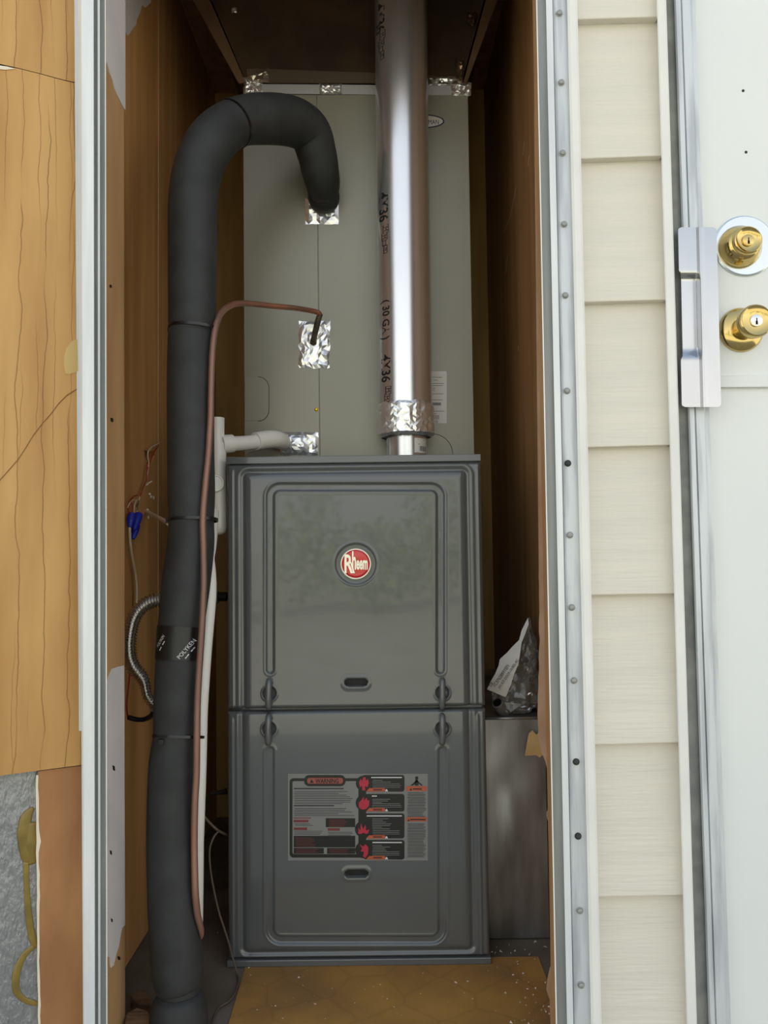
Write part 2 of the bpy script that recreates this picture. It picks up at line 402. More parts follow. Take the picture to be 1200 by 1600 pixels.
# ================================================================ THE SETTING
XL, XR = -0.445, 0.288           # inner faces of the closet's side walls
YB = 2.05                        # back wall
YW = 1.05                        # outer face of the house wall
YJ = 1.14                        # inner end of the left jamb
YJR = 1.098                      # inner end of the right jamb
XJL = P(165, 800, 1.07).x        # left jamb face
XJR = P(851, 800, 1.07).x        # right jamb face
ZTOP = 2.05
ZC = 1.95
g = MB().box(-150, 150, -250, 1.02, -0.75, -0.65).build('ground', M['grass']); struct(g)
fl = MB().box(XL-0.02, XR+0.02, 0.98, YB, -0.05, -0.0015).build('floor', M['sub']); struct(fl)
vin = MB()
corner = [PZ(383, 1512, 0), PZ(352, 1625, 0), Vector((XJR+0.03, 1.00, 0)), Vector((XJR+0.03, 1.345, 0)), Vector((-0.25, 1.345, 0))]
corner[1].y = 1.0
vin.prism([Vector((c.x, c.y, 0.0)) for c in corner], [Vector((c.x, c.y, -0.0012)) for c in corner])
vin.build('vinyl_sheet', M['vinyl'], fl)
struct(MB().box(XL-0.02, XR+0.02, YB, YB+0.02, -0.05, ZC).build('wall_back', M['wood_back']))
struct(MB().box(XL-0.04, XR+0.02, YJR, YB+0.02, ZC, ZC+0.02).build('ceiling', M['wood_wall']))
# right wall
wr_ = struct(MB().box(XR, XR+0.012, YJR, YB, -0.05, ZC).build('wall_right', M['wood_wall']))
for sc in (((806, 292), (803, 310), (797, 340), (792, 352), (788, 363)), ((819, 222), (818, 236), (817, 242)), ((827, 243), (825, 256), (826, 260)), ((793, 398), (791, 412), (790, 428)), ((810, 540), (809.5, 548))):
    w_ = .5
    mb = MB().prism([PX(a-w_, b, XR-.0006) for a, b in sc]+[PX(a+w_, b, XR-.0006) for a, b in sc[::-1]], [PX(a-w_, b, XR) for a, b in sc]+[PX(a+w_, b, XR) for a, b in sc[::-1]])
    mb.build('scratch', mat('raw fibre scratch', (214, 190, 160), .8), wr_)
# left wall: two hardboard sheets, the nearer one with the ragged wire hole
wl = struct(MB().box(XL-0.03, XL-0.022, YJ, YB, -0.05, ZC).build('wall_left', M['dark']))  # near-black backing paints the darkness seen through the wire hole
def wall_pt(px, py, x=XL): return PX(px, py, x)
ysm = wall_pt(252, 400).y
hole = [wall_pt(a, b) for a, b in ((226, 703), (233, 706), (240, 704), (243, 712), (239, 720), (236, 726), (231, 724), (227, 716))]
hole2 = [wall_pt(a, b) for a, b in ((246, 686), (252, 683), (255, 688), (252, 694), (247, 693))]
outer = [Vector((XL, YJ, 0)), Vector((XL, ysm-0.001, 0)), Vector((XL, ysm-0.001, ZC)), Vector((XL, YJ, ZC))]
loops = [[(p.y, p.z, 0) for p in q] for q in (outer, hole, hole2)]
tri = tessellate_polygon([[Vector(p) for p in q] for q in loops])
allp = outer+hole+hole2
mb = MB(); mb.add(allp, [tuple(t) for t in tri])
mb.add([p+Vector((-0.02, 0, 0)) for p in allp], [tuple(reversed(t)) for t in tri])
b0 = len(mb.v); off = 0
for q in (outer, hole, hole2):
    k = len(q); a = mb.add(list(q)+[p+Vector((-0.02, 0, 0)) for p in q], [(i, (i+1) % k, k+(i+1) % k, k+i) for i in range(k)])
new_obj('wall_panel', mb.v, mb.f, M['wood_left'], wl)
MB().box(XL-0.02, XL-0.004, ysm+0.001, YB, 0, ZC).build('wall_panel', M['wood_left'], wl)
MB().box(XL-0.01, XL+0.0015, ysm-0.022, ysm, 0, ZC).build('panel_edge_strip', M['jamb'], wl)
# house wall with the opening
wf = struct(MB().box(XJR+0.012, 4.5, 1.075, YJR, -0.65, 2.5).build('wall_front', M['jamb']))
struct(MB().box(-4.5, XJL-0.012, 1.075, YJ, -0.65, 2.5).build('wall_front_left', M['jamb']))
struct(MB().box(XJL-0.012, XJR+0.012, 1.06, YJ, ZTOP-0.34, 2.5).build('trim_1', M['jamb']))
struct(MB().box(XJL-0.012, XJR+0.012, 0.98, 1.02, -0.65, -0.05).build('trim_2', M['alu_grey']))

# jambs: bare wood boards with the remains of white paint
jl = struct(post('trim_3', [(165, 167.5, 1.066), (600-435*1.066/YJ, 600-432.5*1.066/YJ, YJ+0.001), (140, 140, YJ+0.001), (140, 140, 1.066)], M['jamb'], None, 0.0, ZTOP-0.3))
jr = struct(post('trim_4', [(839, 870, 1.066), (600+239*1.066/YJR, 600+270*1.066/YJR, YJR+0.001), (880, 900, YJR+0.001), (880, 900, 1.066)], M['jamb'], None, 0.0, ZTOP-0.3))
def jl_face(py):                   # X of the left jamb face at a height
    t = (py)/1600; return P(165+2.5*t, py, 1.066).x
def paint(name, poly, parent, m, th=0.0012):
    fr = []; bk = []
    for px, py in poly:
        x = jl_face(py); p = PX(px, py, x + th); fr.append(p); bk.append(Vector((x-0.0003, p.y, p.z)))
    return MB().prism(fr, bk).build(name, m, parent)
paint('paint_film', [(167, -60), (196, -60), (196, 172), (193, 168), (188, 158), (184, 150), (180, 140), (177, 127), (172, 115), (169, 104), (167, 97)], jl, M['paint'])
paint('paint_film', [(168, 1066), (171, 1056), (176, 1045), (184, 1042), (194, 1040), (194.5, 1120), (194.5, 1200), (195, 1320), (195.5, 1445), (191, 1450), (188, 1465), (186, 1478), (182, 1490), (178, 1508), (174, 1512), (172, 1497), (169, 1494), (168.5, 1300)], jl, M['paint'])
for px, py, s in ((178, 1200, 3), (173.5, 1332, 2.4), (175, 1438, 2), (176, 656, 2.2), (174, 447, 1.6), (187, 1497, 2)):
    paint('nail_mark', [(px-s*.5, py-s*1.4), (px+s*.5, py-s*.9), (px+s*.6, py+s*1.5), (px-s*.2, py+s)], jl, M['black'], 0.002)
# white paint that runs round onto the wall sheet at the top
tri_p = [(193, -60), (236, -60), (236, 4), (227, 12), (222, 8), (219, 20), (214, 30), (213, 38), (208, 44), (203, 52), (199, 56), (196, 50), (194, 40), (193, 28)]
MB().prism([wall_pt(a, b, XL+0.0012) for a, b in tri_p], [wall_pt(a, b, XL) for a, b in tri_p]).build('paint_film', M['paint'], wl)
# ragged lining paper along the right jamb
random.seed(3)
pts = []
knots = [(831, -60), (833, 0), (836, 300), (839, 600), (842, 900), (843, 1000), (840, 1100), (841, 1150), (847, 1178), (852, 1190), (857, 1210), (857, 1260), (854, 1272), (858, 1300), (859, 1400), (861, 1440), (862, 1500), (855, 1530), (854, 1547), (859, 1562), (862, 1640)]
for (xa, ya), (xb, yb) in zip(knots[:-1], knots[1:]):
    n_ = max(1, int((yb-ya)/14))
    for k in range(n_):
        t_ = k/n_; pts.append((xa+(xb-xa)*t_ + (0 if ya < 850 else (random.random()-.5)*1.6), ya+(yb-ya)*t_))
def jr_x(py): return P(839+31*py/1600.0, py, 1.066).x
fr = []; bk = []
edge = [(a, b) for a, b in pts]
strip = MB()
for k in range(len(edge)-1):
    q = [edge[k], edge[k+1], (edge[k+1][0]+22, edge[k+1][1]), (edge[k][0]+22, edge[k][1])]
    strip.prism([P(a, b, YJR+0.0015) for a, b in q], [P(a, b, YJR+0.003) for a, b in q])
strip.build('lining_strip', mat('tan torn lining paper', (176, 146, 120), .75, 0.0, c2=(160, 128, 102), scale=12), jr)

# ---------------------------------------------------------------- closet door frame (aluminium)
df = thing('door_frame', 'weathered aluminium frame around the furnace closet opening, screwed to the siding', 'door frame', P(600, 1508, 1.05))
post('outer_flange', [(121, 130.5, 0.998), (127, 131.5, 0.99), (146, 148, 0.99), (147, 149, 1.0), (147, 149, 1.05), (121, 130.5, 1.05)], M['alu_white'], df)
post('groove', [(146.6, 148.6, 1.003), (153, 154, 1.003), (153, 154, 1.064), (146.6, 148.6, 1.064)], M['alu_groove'], df)
post('inner_bead', [(152.5, 153.5, 0.999), (156, 157, 0.999), (156, 157, 1.064), (152.5, 153.5, 1.064)], M['alu_white'], df)
post('inner_channel', [(155.5, 156.5, 1.008), (163.5, 166, 1.008), (163.5, 166, 1.064), (155.5, 156.5, 1.064)], M['alu_groove'], df)
post('edge_strip', [(163.6, 166, 1.004), (165.2, 167.8, 1.004), (165.2, 167.8, 1.064), (163.6, 166, 1.064)], M['trim'], df)
# right side
post('edge_strip', [(837.6, 868.5, 1.02), (839.4, 870.5, 1.02), (839.4, 870.5, 1.064), (837.6, 868.5, 1.064)], M['trim'], df)
post('inner_channel', [(839, 870, 1.026), (853.5, 886.5, 1.026), (853.5, 886.5, 1.064), (839, 870, 1.064)], M['alu_groove'], df)
post('inner_bead', [(853, 886, 1.018), (863, 896, 1.018), (863, 896, 1.06), (853, 886, 1.06)], M['alu_white'], df)
post('outer_flange', [(863, 896, 1.024), (865.5, 898, 1.021), (868, 900, 1.024), (887, 925, 1.024), (887, 925, 1.06), (863, 896, 1.06)], M['alu_flange'], df)
post('caulk_strip', [(886, 923.5, 1.017), (890, 928, 1.0145), (899, 937, 1.0145), (902, 940, 1.018), (902, 940, 1.06), (886, 923.5, 1.06)], M['trim'], df)
scr = [(873.5, 22), (876.5, 130), (878.5, 240), (881, 351), (883, 462), (885.5, 611), (887, 724), (890, 836), (893, 949), (896.5, 1063), (900, 1190), (903, 1306), (905.5, 1422), (907.5, 1538)]
first = {}
for i, (px, py) in enumerate(scr):
    dk = i in (6, 10, 11)
    c = P(px, py, 1.0245)
    if dk not in first:
        v, f = lathe([(0, .0046), (.0012, .0046), (.0016, .0036), (.0042, .0034), (.005, .0024)], c, seg=12)
        o = new_obj('screw', v, f, M['screwdark' if dk else 'screw'], df, True); autosmooth(o, 40); first[dk] = o
        first[(dk, 'c')] = c.copy(); first[(dk, 'l')] = Vector(o.location)
    else:
        o = first[dk].copy(); COL.objects.link(o); o.location = first[(dk, 'l')] + (c-first[(dk, 'c')])

# ---------------------------------------------------------------- lap siding
yl = [-190, 30, 248, 472, 699, 930, 1164, 1402, 1644]
yr_ = [-193, 26, 243, 468, 695, 927.5, 1160.5, 1399, 1640]
for k in range(len(yl)-1):
    ta, tb, ba, bb = yl[k], yr_[k], yl[k+1], yr_[k+1]
    L = lambda y: 899 + 0.0238*y
    R_ = lambda y: 1029 + 0.029*y
    ft = [P(L(ta), ta-6, 1.048), P(R_(tb), tb-6, 1.048)]; fb = [P(L(ba), ba, 1.034), P(R_(bb), bb, 1.034)]
    mb = MB().prism([ft[0], ft[1], fb[1], fb[0]], [p + Vector((0, 1.072-p.y, 0)) for p in (ft[0], ft[1], fb[1], fb[0])])
    o = mb.build('siding_board', M['siding'], wf); bevel(o, 0.0015, 2)
t = struct(post('trim_5', [(1026, 1073, 1.022), (1028, 1075, 1.02), (1039, 1087, 1.02), (1041, 1089, 1.023), (1041, 1089, 1.074), (1026, 1073, 1.074)], M['trim'], None, -0.5, 2.2))
struct(post('trim_6', [(1040, 1088, 1.038), (1056, 1110, 1.042), (1056, 1110, 1.074), (1040, 1088, 1.074)], M['gap'], None, -0.5, 2.2))

# ---------------------------------------------------------------- entrance door with its hardware
d2 = struct(post('door_2', [(1083, 1139, 1.046), (1560, 1640, 1.046), (1560, 1640, 1.074), (1083, 1139, 1.074)], M['door'], None, -0.5, 2.2))
post('edge_rail', [(1053, 1107, 1.036), (1056, 1110, 1.031), (1063, 1117, 1.031), (1064.5, 1118.5, 1.034), (1066, 1120, 1.031), (1078, 1133, 1.031), (1080, 1135, 1.034), (1086, 1142, 1.034), (1086, 1142, 1.0745), (1053, 1107, 1.0745)], M['alu_flange'], d2, -0.5, 2.2)
mb = MB(); slab(mb, [(1124, 587.5), (1545, 583.5), (1545, 602.5), (1124, 605.5)], 1.0462, 0.007); bevel(mb.build('cross_rail', M['door'], d2), 0.0012)
for px, py in ((1161, 142), (1165.5, 238)):
    v, f = lathe([(0, .002), (.0006, .002), (.0008, .001)], P(px, py, 1.0462), seg=12); new_obj('rivet_hole', v, f, M['black'], d2)
# deadbolt
c = P(1154, 388, 1.046)
db = thing('deadbolt', 'brass deadbolt with keyhole on a round steel plate, above the door knob', 'deadbolt', c)
cp = P(1163, 385, 1.046)
v, f = lathe([(0.0002, .0425), (.002, .0425), (.0032, .0405), (.0034, .002)], cp, seg=56); autosmooth(new_obj('backing_plate', v, f, M['rose'], db), 30)
v, f = lathe([(.003, .0295), (.006, .0297), (.009, .0285), (.017, .0235), (.022, .0205), (.0225, .0195), (.0255, .0195), (.0285, .0192), (.0300, .0182), (.0304, .0172), (.0292, .0165), (.0275, .009), (.0272, .002)], c, seg=48)
autosmooth(new_obj('bolt_housing', v, f, M['brass'], db), 60)
v, f = lathe([(.026, .0078), (.0292, .0078), (.0297, .0070), (.0297, .001)], c, seg=28); kc = autosmooth(new_obj('key_cylinder', v, f, M['brass'], db), 40)
mb = MB(); x, y = c.x, c.y-.0297
mb.box(c.x-.0007, c.x+.0007, y-.0003, y+.001, c.z-.0055, c.z+.0032).box(c.x-.0014, c.x+.0012, y-.0003, y+.001, c.z-.0055, c.z-.001); mb.build('keyhole', M['black'], db)
# knob
c = P(1157, 516, 1.046)
kn = thing('door_knob', 'round brass door knob with a silver keyhole, below the deadbolt', 'door knob', c)
v, f = lathe([(0.0002, .0305), (.002, .0308), (.004, .0300), (.0065, .027), (.009, .0215), (.0105, .0175), (.0108, .016)], c, seg=48); autosmooth(new_obj('rosette', v, f, M['brass'], kn), 50)
v, f = lathe([(.006, .0145), (.020, .0135), (.024, .0145), (.028, .0185), (.033, .0212), (.038, .0222), (.044, .0222), (.0465, .0212), (.0474, .0200), (.0462, .0186), (.0448, .010), (.0446, .002)], c, seg=48)
autosmooth(new_obj('knob', v, f, M['brass'], kn), 60)
v, f = lathe([(.044, .0080), (.0462, .0080), (.0466, .0072), (.0466, .001)], c, seg=28); autosmooth(new_obj('key_cylinder', v, f, M['nickel'], kn), 40)
y = c.y-.0466
MB().box(c.x-.0007, c.x+.0007, y-.0003, y+.001, c.z-.0055, c.z+.0032).box(c.x-.0016, c.x+.0012, y-.0003, y+.001, c.z-.0055, c.z-.0008).build('keyhole', M['black'], kn)

# latch guard: folded aluminium plate
def guard():
    nx, ny = 40, 120
    X0, X1 = 0.0, 1.0; v = []; f = []
    def sm(a, b, x): t = min(max((x-a)/(b-a), 0), 1); return t*t*(3-2*t)
    out = {}
    for j in range(ny+1):
        py = 355+ (636-355)*j/ny
        xl = 1059.5 + 6*(py-355)/281; xr = 1119.5 + 7.5*(py-355)/281
        cut = sm(423, 426, py)*(1-sm(555, 563, py))
        xl2 = xl + 3.0*cut
        # rounded corners
        cr = 5
        dd = min(py-355, 636-py); ins = 0 if dd > cr else cr - math.sqrt(max(cr*cr-(cr-dd)**2, 0))
        for i in range(nx+1):
            s = i/nx; px = (xl2+ins) + (xr-xl2-2*ins)*s
            h = 0.0085 + 0.0055*sm(0.44, 0.56, (px-xl)/(xr-xl))          # right leaf stands proud of the left one
            h += 0.0015*math.exp(-((((px-xl)/(xr-xl))-0.60)/0.045)**2)
            inb = sm(424, 438, py)*(1-sm(545, 562, py))*(1-sm(0.42, 0.56, (px-xl)/(xr-xl)))
            h -= 0.0072*inb
            h -= 0.007*(max(0, 505-py)/150.0)**2                                # bent back a little towards its top
            v.append(P(px, py, 1.0305-h))
    for j in range(ny):
        for i in range(nx):
            a = j*(nx+1)+i; f.append((a, a+1, a+nx+2, a+nx+1))
    nb = len(v); v += [p+Vector((0, .0018, 0)) for p in v]; f += [tuple(nb+k for k in reversed(q)) for q in f]
    rim = [j*(nx+1) for j in range(ny+1)] + [ny*(nx+1)+i for i in range(1, nx+1)] + [j*(nx+1)+nx for j in range(ny-1, -1, -1)] + [i for i in range(nx-1, 0, -1)]
    for k in range(len(rim)):
        a, b = rim[k], rim[(k+1) % len(rim)]; f.append((a, b, nb+b, nb+a))
    o = new_obj('latch_guard', v, f, M['polish'], None, True); autosmooth(o, 50)
    tag(o, 'folded shiny aluminium latch guard plate on the white door edge', 'latch guard')
guard()

# ---------------------------------------------------------------- closet door leaf swung open (left)
# leaf plane: hinged at the frame, its free edge swung towards the viewer
LA, LB = P(125, 800, 1.028), P(0, 800, 0.98)
LN = Vector((-(LB-LA).y, (LB-LA).x, 0)).normalized()
if LN.y > 0: LN = -LN
def DP(px, py, o=0.0):
    d = ray(px, py); return CAM + d*((LA+LN*o-CAM).dot(LN)/d.dot(LN))
d1 = thing('door_1', 'x', 'x', DP(60, 1590)); 
for k in ('label', 'category'): del d1[k]
d1['kind'] = 'structure'
def dslab(name, poly, o0, o1, m, parent=d1):
    mb = MB().prism([DP(a, b, o1) for a, b in poly], [DP(a, b, o0) for a, b in poly]); return mb.build(name, m, parent)
bx = lambda y: 121 + 9.5*y/1600 + 1
dslab('door_skin', [(-260, -160), (bx(-160), -160), (bx(1750), 1760), (-260, 1760)], -0.020, -0.012, M['embossed'])
# golden sheet: upper edge cracked piece over lower sheet
dslab('hardboard_sheet', [(-260, 40), (0, 103), (28, 107), (60, 115), (100, 126), (bx(130), 131), (bx(1195), 1195), (60, 1204), (0, 1212), (-260, 1250)], -0.004, 0.0, M['wood_door'])
dslab('hardboard_sheet', [(-260, -160), (bx(-160), -160), (bx(131), 129.5), (100, 124.8), (60, 114), (28, 106), (0, 100), (-260, 30)], -0.004, 0.0004, M['wood_door'])
dslab('torn_edge', [(-60, 88), (0, 102.2), (12, 104), (24, 107.5), (8, 109), (-8, 107), (-60, 95)], 0.0003, 0.0012, M['tornedge'])
dslab('hardboard_strip', [(59.5, 1205), (bx(1196), 1196), (bx(1700), 1700), (63, 1700), (62, 1500), (60, 1400), (58.5, 1300)], -0.012, -0.005, M['wood_batten'])
random.seed(5)
ed = [(56.5, 1211)]
for y in range(1230, 1700, 17): ed.append((55.5+5*(y-1211)/480+random.random()*1.2-.6, y))
rt = [(a+3.2+random.random()*1.4+(3 if 1300 < b < 1325 else 0), b) for a, b in ed]
dslab('torn_edge', ed+rt[::-1], -0.012, -0.0044, M['tornedge'])
def blob(cpts, wd, name='adhesive_bead'):
    c = catmull([DP(a, b, -0.0115) for a, b in cpts], 8); n = len(c)
    ws = np.interp(np.linspace(0, 1, n), np.linspace(0, 1, len(wd)), wd)
    v, f = sweep([Vector(p) for p in c], [float(k)*0.00086 for k in ws], 12)
    cy = c[0][1]
    v2 = []
    for i, p in enumerate(v):
        k = c[i//12]; kk = Vector(k[:3]); dn = (p-kk).dot(LN); v2.append(p - LN*dn*0.72)
    return new_obj(name, v2, f, M['glue'], d1, True)
blob([(52, 1262), (42, 1275), (38, 1300), (42, 1335), (46, 1345)], [3, 8, 10, 9, 6])
blob([(50, 1285), (48, 1320), (50, 1350)], [8, 11, 6])
blob([(41, 1345), (42, 1390), (46, 1440), (52, 1470), (56, 1480)], [4, 4, 5, 5, 3])
blob([(53, 1478), (36, 1495), (26, 1520), (25, 1545), (35, 1560), (52, 1567), (58, 1568)], [4, 5, 5.5, 5, 4, 4, 3])
# pale putty knot on the sheet
dslab('putty_patch', [(121, 530), (112, 533), (104, 544), (100, 556), (100, 572), (102, 583), (108, 585), (122, 580)], 0.0, 0.0007, mat('filler', (198, 168, 108), .6))
crk = [(121, 607), (104, 618), (92, 630), (80, 646), (66, 662), (52, 680), (40, 700), (28, 718), (16, 732), (0, 750), (-12, 763)]
dslab('split_line', [(a, b-.8) for a, b in crk]+[(a+.4, b+.9) for a, b in crk[::-1]], -0.001, 0.0005, mat('split', (126, 84, 42), .8))
dslab('flange_lap', [(bx(-150)-6, -150), (bx(-150)+1, -150), (bx(1150)-.5, 1142), (bx(1150)-5.5, 1142)], 0.0, 0.0006, M['alu_white'])  # pale strip of the frame flange overlapping the leaf's edge

# ================================================================ FURNACE
fur = thing('furnace', 'dark grey gas furnace with embossed door panels, red badge and warning label', 'furnace', P(556, 1508, 1.6))
FX0, FX1 = P(355.5, 1108, YF).x, P(758.5, 1108, YF).x
fz = lambda py: P(556, py, YF).z
ZF1 = fz(711.5)
YD = YF + 0.014
body = MB().box(FX0+0.0015, FX1-0.0015, YD+0.004, 1.99, 0.0, ZF1-0.0006)
o = body.build('cabinet', M['furnace'], fur); bevel(o, 0.003, 2)
lip = MB().box(FX0-0.001, FX1+0.0005, YF+0.001, YF+0.028, fz(722.8), ZF1); bevel(lip.build('top_flange', M['furnace_lip'], fur), 0.0012)
base = MB().box(FX0-0.002, FX1+0.002, YF-0.003, YF+0.03, 0.0, fz(1497.5)); bevel(base.build('base_rail', M['furnace_lip'], fur), 0.0015)

def smooth(a, b, x):
    t = np.clip((x-a)/(b-a), 0, 1); return t*t*(3-2*t)
def sd_rrect(X, Z, x0, x1, z0, z1, r):
    cx, cz, hx, hz = (x0+x1)/2, (z0+z1)/2, (x1-x0)/2-r, (z1-z0)/2-r
    qx = np.abs(X-cx)-hx; qz = np.abs(Z-cz)-hz
    return np.hypot(np.maximum(qx, 0), np.maximum(qz, 0)) + np.minimum(np.maximum(qx, qz), 0) - r
def sd_path(X, Z, pts):
    d = np.full(X.shape, 9.0)
    for (ax, az), (bx_, bz) in zip(pts[:-1], pts[1:]):
        ex, ez = bx_-ax, bz-az; L2 = ex*ex+ez*ez
        t = np.clip(((X-ax)*ex+(Z-az)*ez)/L2, 0, 1)
        d = np.minimum(d, np.hypot(X-(ax+t*ex), Z-(az+t*ez)))
    return d
def fxz(px, py): p = P(px, py, YF); return p.x, p.z
def upath(xl, xr, ye, yc, r, up):
    """U-shaped groove: ends at ye, cross-run at yc"""
    s = 1 if up else -1
    pts = [(xl, ye), (xl, yc+s*r)]
    for k in range(1, 9):
        a = math.pi/2*k/8; pts.append((xl+r-r*math.cos(a), yc+s*r-s*r*math.sin(a)))
    for k in range(0, 9):
        a = math.pi/2*k/8; pts.append((xr-r+r*math.sin(a), yc+s*r-s*r*math.cos(a)))
    pts.append((xr, ye))
    return pts
def door_panel(name, pyt, pyb, rect, groove, slot, latches, badge=None):
    z1, z0 = fz(pyt), fz(pyb)
    nx, nz = 300, 280
    xs = np.linspace(FX0, FX1, nx+1); zs = np.linspace(z0, z1, nz+1)
    X, Z = np.meshgrid(xs, zs)
    (rx0, rz1), (rx1, rz0) = fxz(rect[0], rect[1]), fxz(rect[2], rect[3])
    d = sd_rrect(X, Z, rx0, rx1, rz0, rz1, 0.014)
    h = np.zeros_like(X)
    h -= 0.0032*np.exp(-((d+0.0035)/0.0042)**2)                      # valley just inside the frame
    h += 0.0022*smooth(0.0, 0.018, -d)                               # field swells gently
    h += 0.0008*np.exp(-((d-0.004)/0.004)**2)
    for ex in (fxz(363.5, (pyt+pyb)/2)[0], fxz(749.5, (pyt+pyb)/2)[0]):
        h += 0.0018*np.exp(-((X-ex)/0.0017)**2)*smooth(z1-0.006, z1-0.016, Z)
    gp = [fxz(a, b) for a, b in groove]
    dg = sd_path(X, Z, gp)
    leg = 1.0 if badge else 0.35 + 0.65*(1-smooth(z0+0.045, z0+0.075, Z))       # the lower door's upright legs are pressed shallower
    h -= 0.0040*leg*(1-smooth(0.0042, 0.0080, dg))
    h += 0.0006*np.exp(-((dg-0.0095)/0.0018)**2)
    # rolled outer edges
    de = np.minimum(np.minimum(X-FX0, FX1-X), np.minimum(Z-z0, z1-Z))
    h -= 0.004*(1-smooth(0.0, 0.004, de))
    sx, sz = fxz(*slot)
    ds = sd_rrect(X, Z, sx-0.0228, sx+0.0228, sz-0.0095, sz+0.0095, 0.0095)
    h += 0.0012*np.exp(-(ds/0.003)**2)
    keep_hole = ds < -0.0015
    for lx, ly in latches:
        qx, qz = fxz(lx, ly); r = np.hypot((X-qx)/0.0118, (Z-qz)/0.0118)
        h -= 0.0060*(1-smooth(0.72, 1.02, r)); h += 0.0010*np.exp(-((r-1.12)/0.1)**2)
    if badge:
        qx, qz = fxz(*badge); r = np.hypot(X-qx, Z-qz)
        h -= 0.0026*(1-smooth(0.0325, 0.0362, r)); h += 0.0010*np.exp(-((r-0.0372)/0.0012)**2)
    v = [Vector((a, YF-b, c)) for a, b, c in zip(X.ravel(), h.ravel(), Z.ravel())]
    f = []; kh = keep_hole
    for j in range(nz):
        for i in range(nx):
            if kh[j, i] and kh[j+1, i+1] and kh[j, i+1] and kh[j+1, i]: continue
            a = j*(nx+1)+i; f.append((a, a+1, a+nx+2, a+nx+1))
    rim = [j*(nx+1) for j in range(nz+1)] + [nz*(nx+1)+i for i in range(1, nx+1)] + [j*(nx+1)+nx for j in range(nz-1, -1, -1)] + [i for i in range(nx-1, 0, -1)]
    b0 = len(v); v += [Vector((v[k].x, YD+0.003, v[k].z)) for k in rim]
    n = len(rim)
    for k in range(n): f.append((rim[k], rim[(k+1) % n], b0+(k+1) % n, b0+k))
    o = new_obj(name, v, f, M['furnace'], fur, True)
    # finger slot
    ring = [];  cup = MB()
    def stad(hx, hz, y):
        return [Vector((a, y, b)) for a, b in rr(sx-hx, sz-hz, sx+hx, sz+hz, min(hx, hz)*0.999, 6)]
    A, B, C, D = stad(.0236, .0103, YF-.0010), stad(.0226, .0093, YF-.0034), stad(.0206, .0073, YF-.0022), stad(.0198, .0066, YF+.010)
    n = len(A); vv = A+B+C+D; ff = []
    for a in range(3): ff += [(a*n+i, a*n+(i+1) % n, (a+1)*n+(i+1) % n, (a+1)*n+i) for i in range(n)]
    r_ = new_obj('slot_rim', vv, ff, M['furnace_lip'], o, True)
    cup.add(stad(.0199, .0067, YF+.0098), [tuple(range(n))]); cup.build('slot_back', M['dark'], o)  # slot depth shade painted as a near-black backing
    for lx, ly in latches:
        qx, qz = fxz(lx, ly)
        path = [Vector((qx, YF+.001, qz+.0215)), Vector((qx, YF-.009, qz+.0210)), Vector((qx-.0002, YF-.0125, qz+.012)), Vector((qx-.0004, YF-.0130, qz)), Vector((qx-.0008, YF-.0125, qz-.014)), Vector((qx-.001, YF-.009, qz-.0215)), Vector((qx-.001, YF+.001, qz-.0228))]
        c = catmull(path, 6); v_, f_ = sweep([Vector(p) for p in c], 0.0054, 12)
        new_obj('latch_knob', v_, f_, M['furnace_lip'], o, True)
    return o
g1 = upath(422.5, 688, 1046, 761, 15, True)
up = door_panel('upper_door', 724, 1105, (376, 735, 739, 1116), g1, (556.5, 1066), [(421.5, 1083), (691, 1082)], badge=(556, 881))
g2 = upath(422, 691, 1173, 1468.5, 18, False)
lo = door_panel('lower_door', 1110.5, 1496.5, (374.5, 1098, 743, 1488), g2, (557, 1364.5), [(421, 1138.5), (691, 1138)])

# badge
bc = P(556, 881, YF)
v, f = lathe([(-.0024, .0268), (.0012, .0268), (.0022, .0258), (.0022, .0246), (.0014, .0240)], bc, seg=48); bd = autosmooth(new_obj('badge', v, f, M['chrome'], up), 40)
v, f = lathe([(.0004, .0242), (.0016, .0240), (.0019, .02), (.0020, .001)], bc, seg=48); rd = new_obj('badge_face', v, f, M['red'], bd, True)
S = lambda x, y: P(x, y, YF-0.0022)
lettering('R', S, 545, 880.6, 41, M['chrome'], bd, wx=0.56, bold=.02)
lettering('h', S, 553.2, 875.3, 39, M['chrome'], bd, wx=0.36, bold=.03)
lettering('eem', S, 565.6, 879.2, 28.5, M['chrome'], bd, wx=0.37, bold=.03)
# swash leg of the initial
mb = MB(); slab(mb, [(547, 878), (549, 878), (554.5, 895.5), (551.5, 895.5)], YF-0.0020, 0.0003); mb.build('lettering', M['chrome'], bd)

# warning label (flat print on film)
lab = MB()
LM = ['lab_grey', 'lab_black', 'lab_orange', 'lab_pink', 'lab_dred', 'lab_pill', 'printwhite', 'ink']
def lp(poly, lay, mi): slab(lab, poly, YF-0.0023-0.00022*lay, 0.0002, mi)
def rect(x0, y0, x1, y1): return [(x0, y0), (x1, y0), (x1, y1), (x0, y1)]
lp(rect(450, 1209, 668.5, 1344.5), 0, 0)
label_sheet = lab.build('warning_label', None, lo, mats=[M[k] for k in LM])
lab = MB()
lp(rr(452.5, 1216, 572, 1340, 6), 1, 1); lp(rr(457, 1220.5, 560, 1334.5, 2.5), 2, 0)
lp(rr(475, 1211, 540, 1228.5, 8), 3, 1); lp(rr(480, 1215.5, 536, 1224.5, 3.5), 4, 5)
lp(rect(538, 1216, 572, 1221), 2, 1); lp(rect(566, 1232, 571, 1320), 3, 1)
boxes = [(566, 1211, 632, 1237), (570, 1240.5, 632, 1268), (568, 1271, 632, 1310), (568, 1312.5, 632, 1343)]
for b in boxes: lp(rr(*b, 4), 2, 1)
for cx, cy, r in ((568, 1224, 12), (568.5, 1254.5, 12.8), (567.5, 1295.5, 13), (568, 1328, 13)): lp(circ(cx, cy, r), 4, 1)
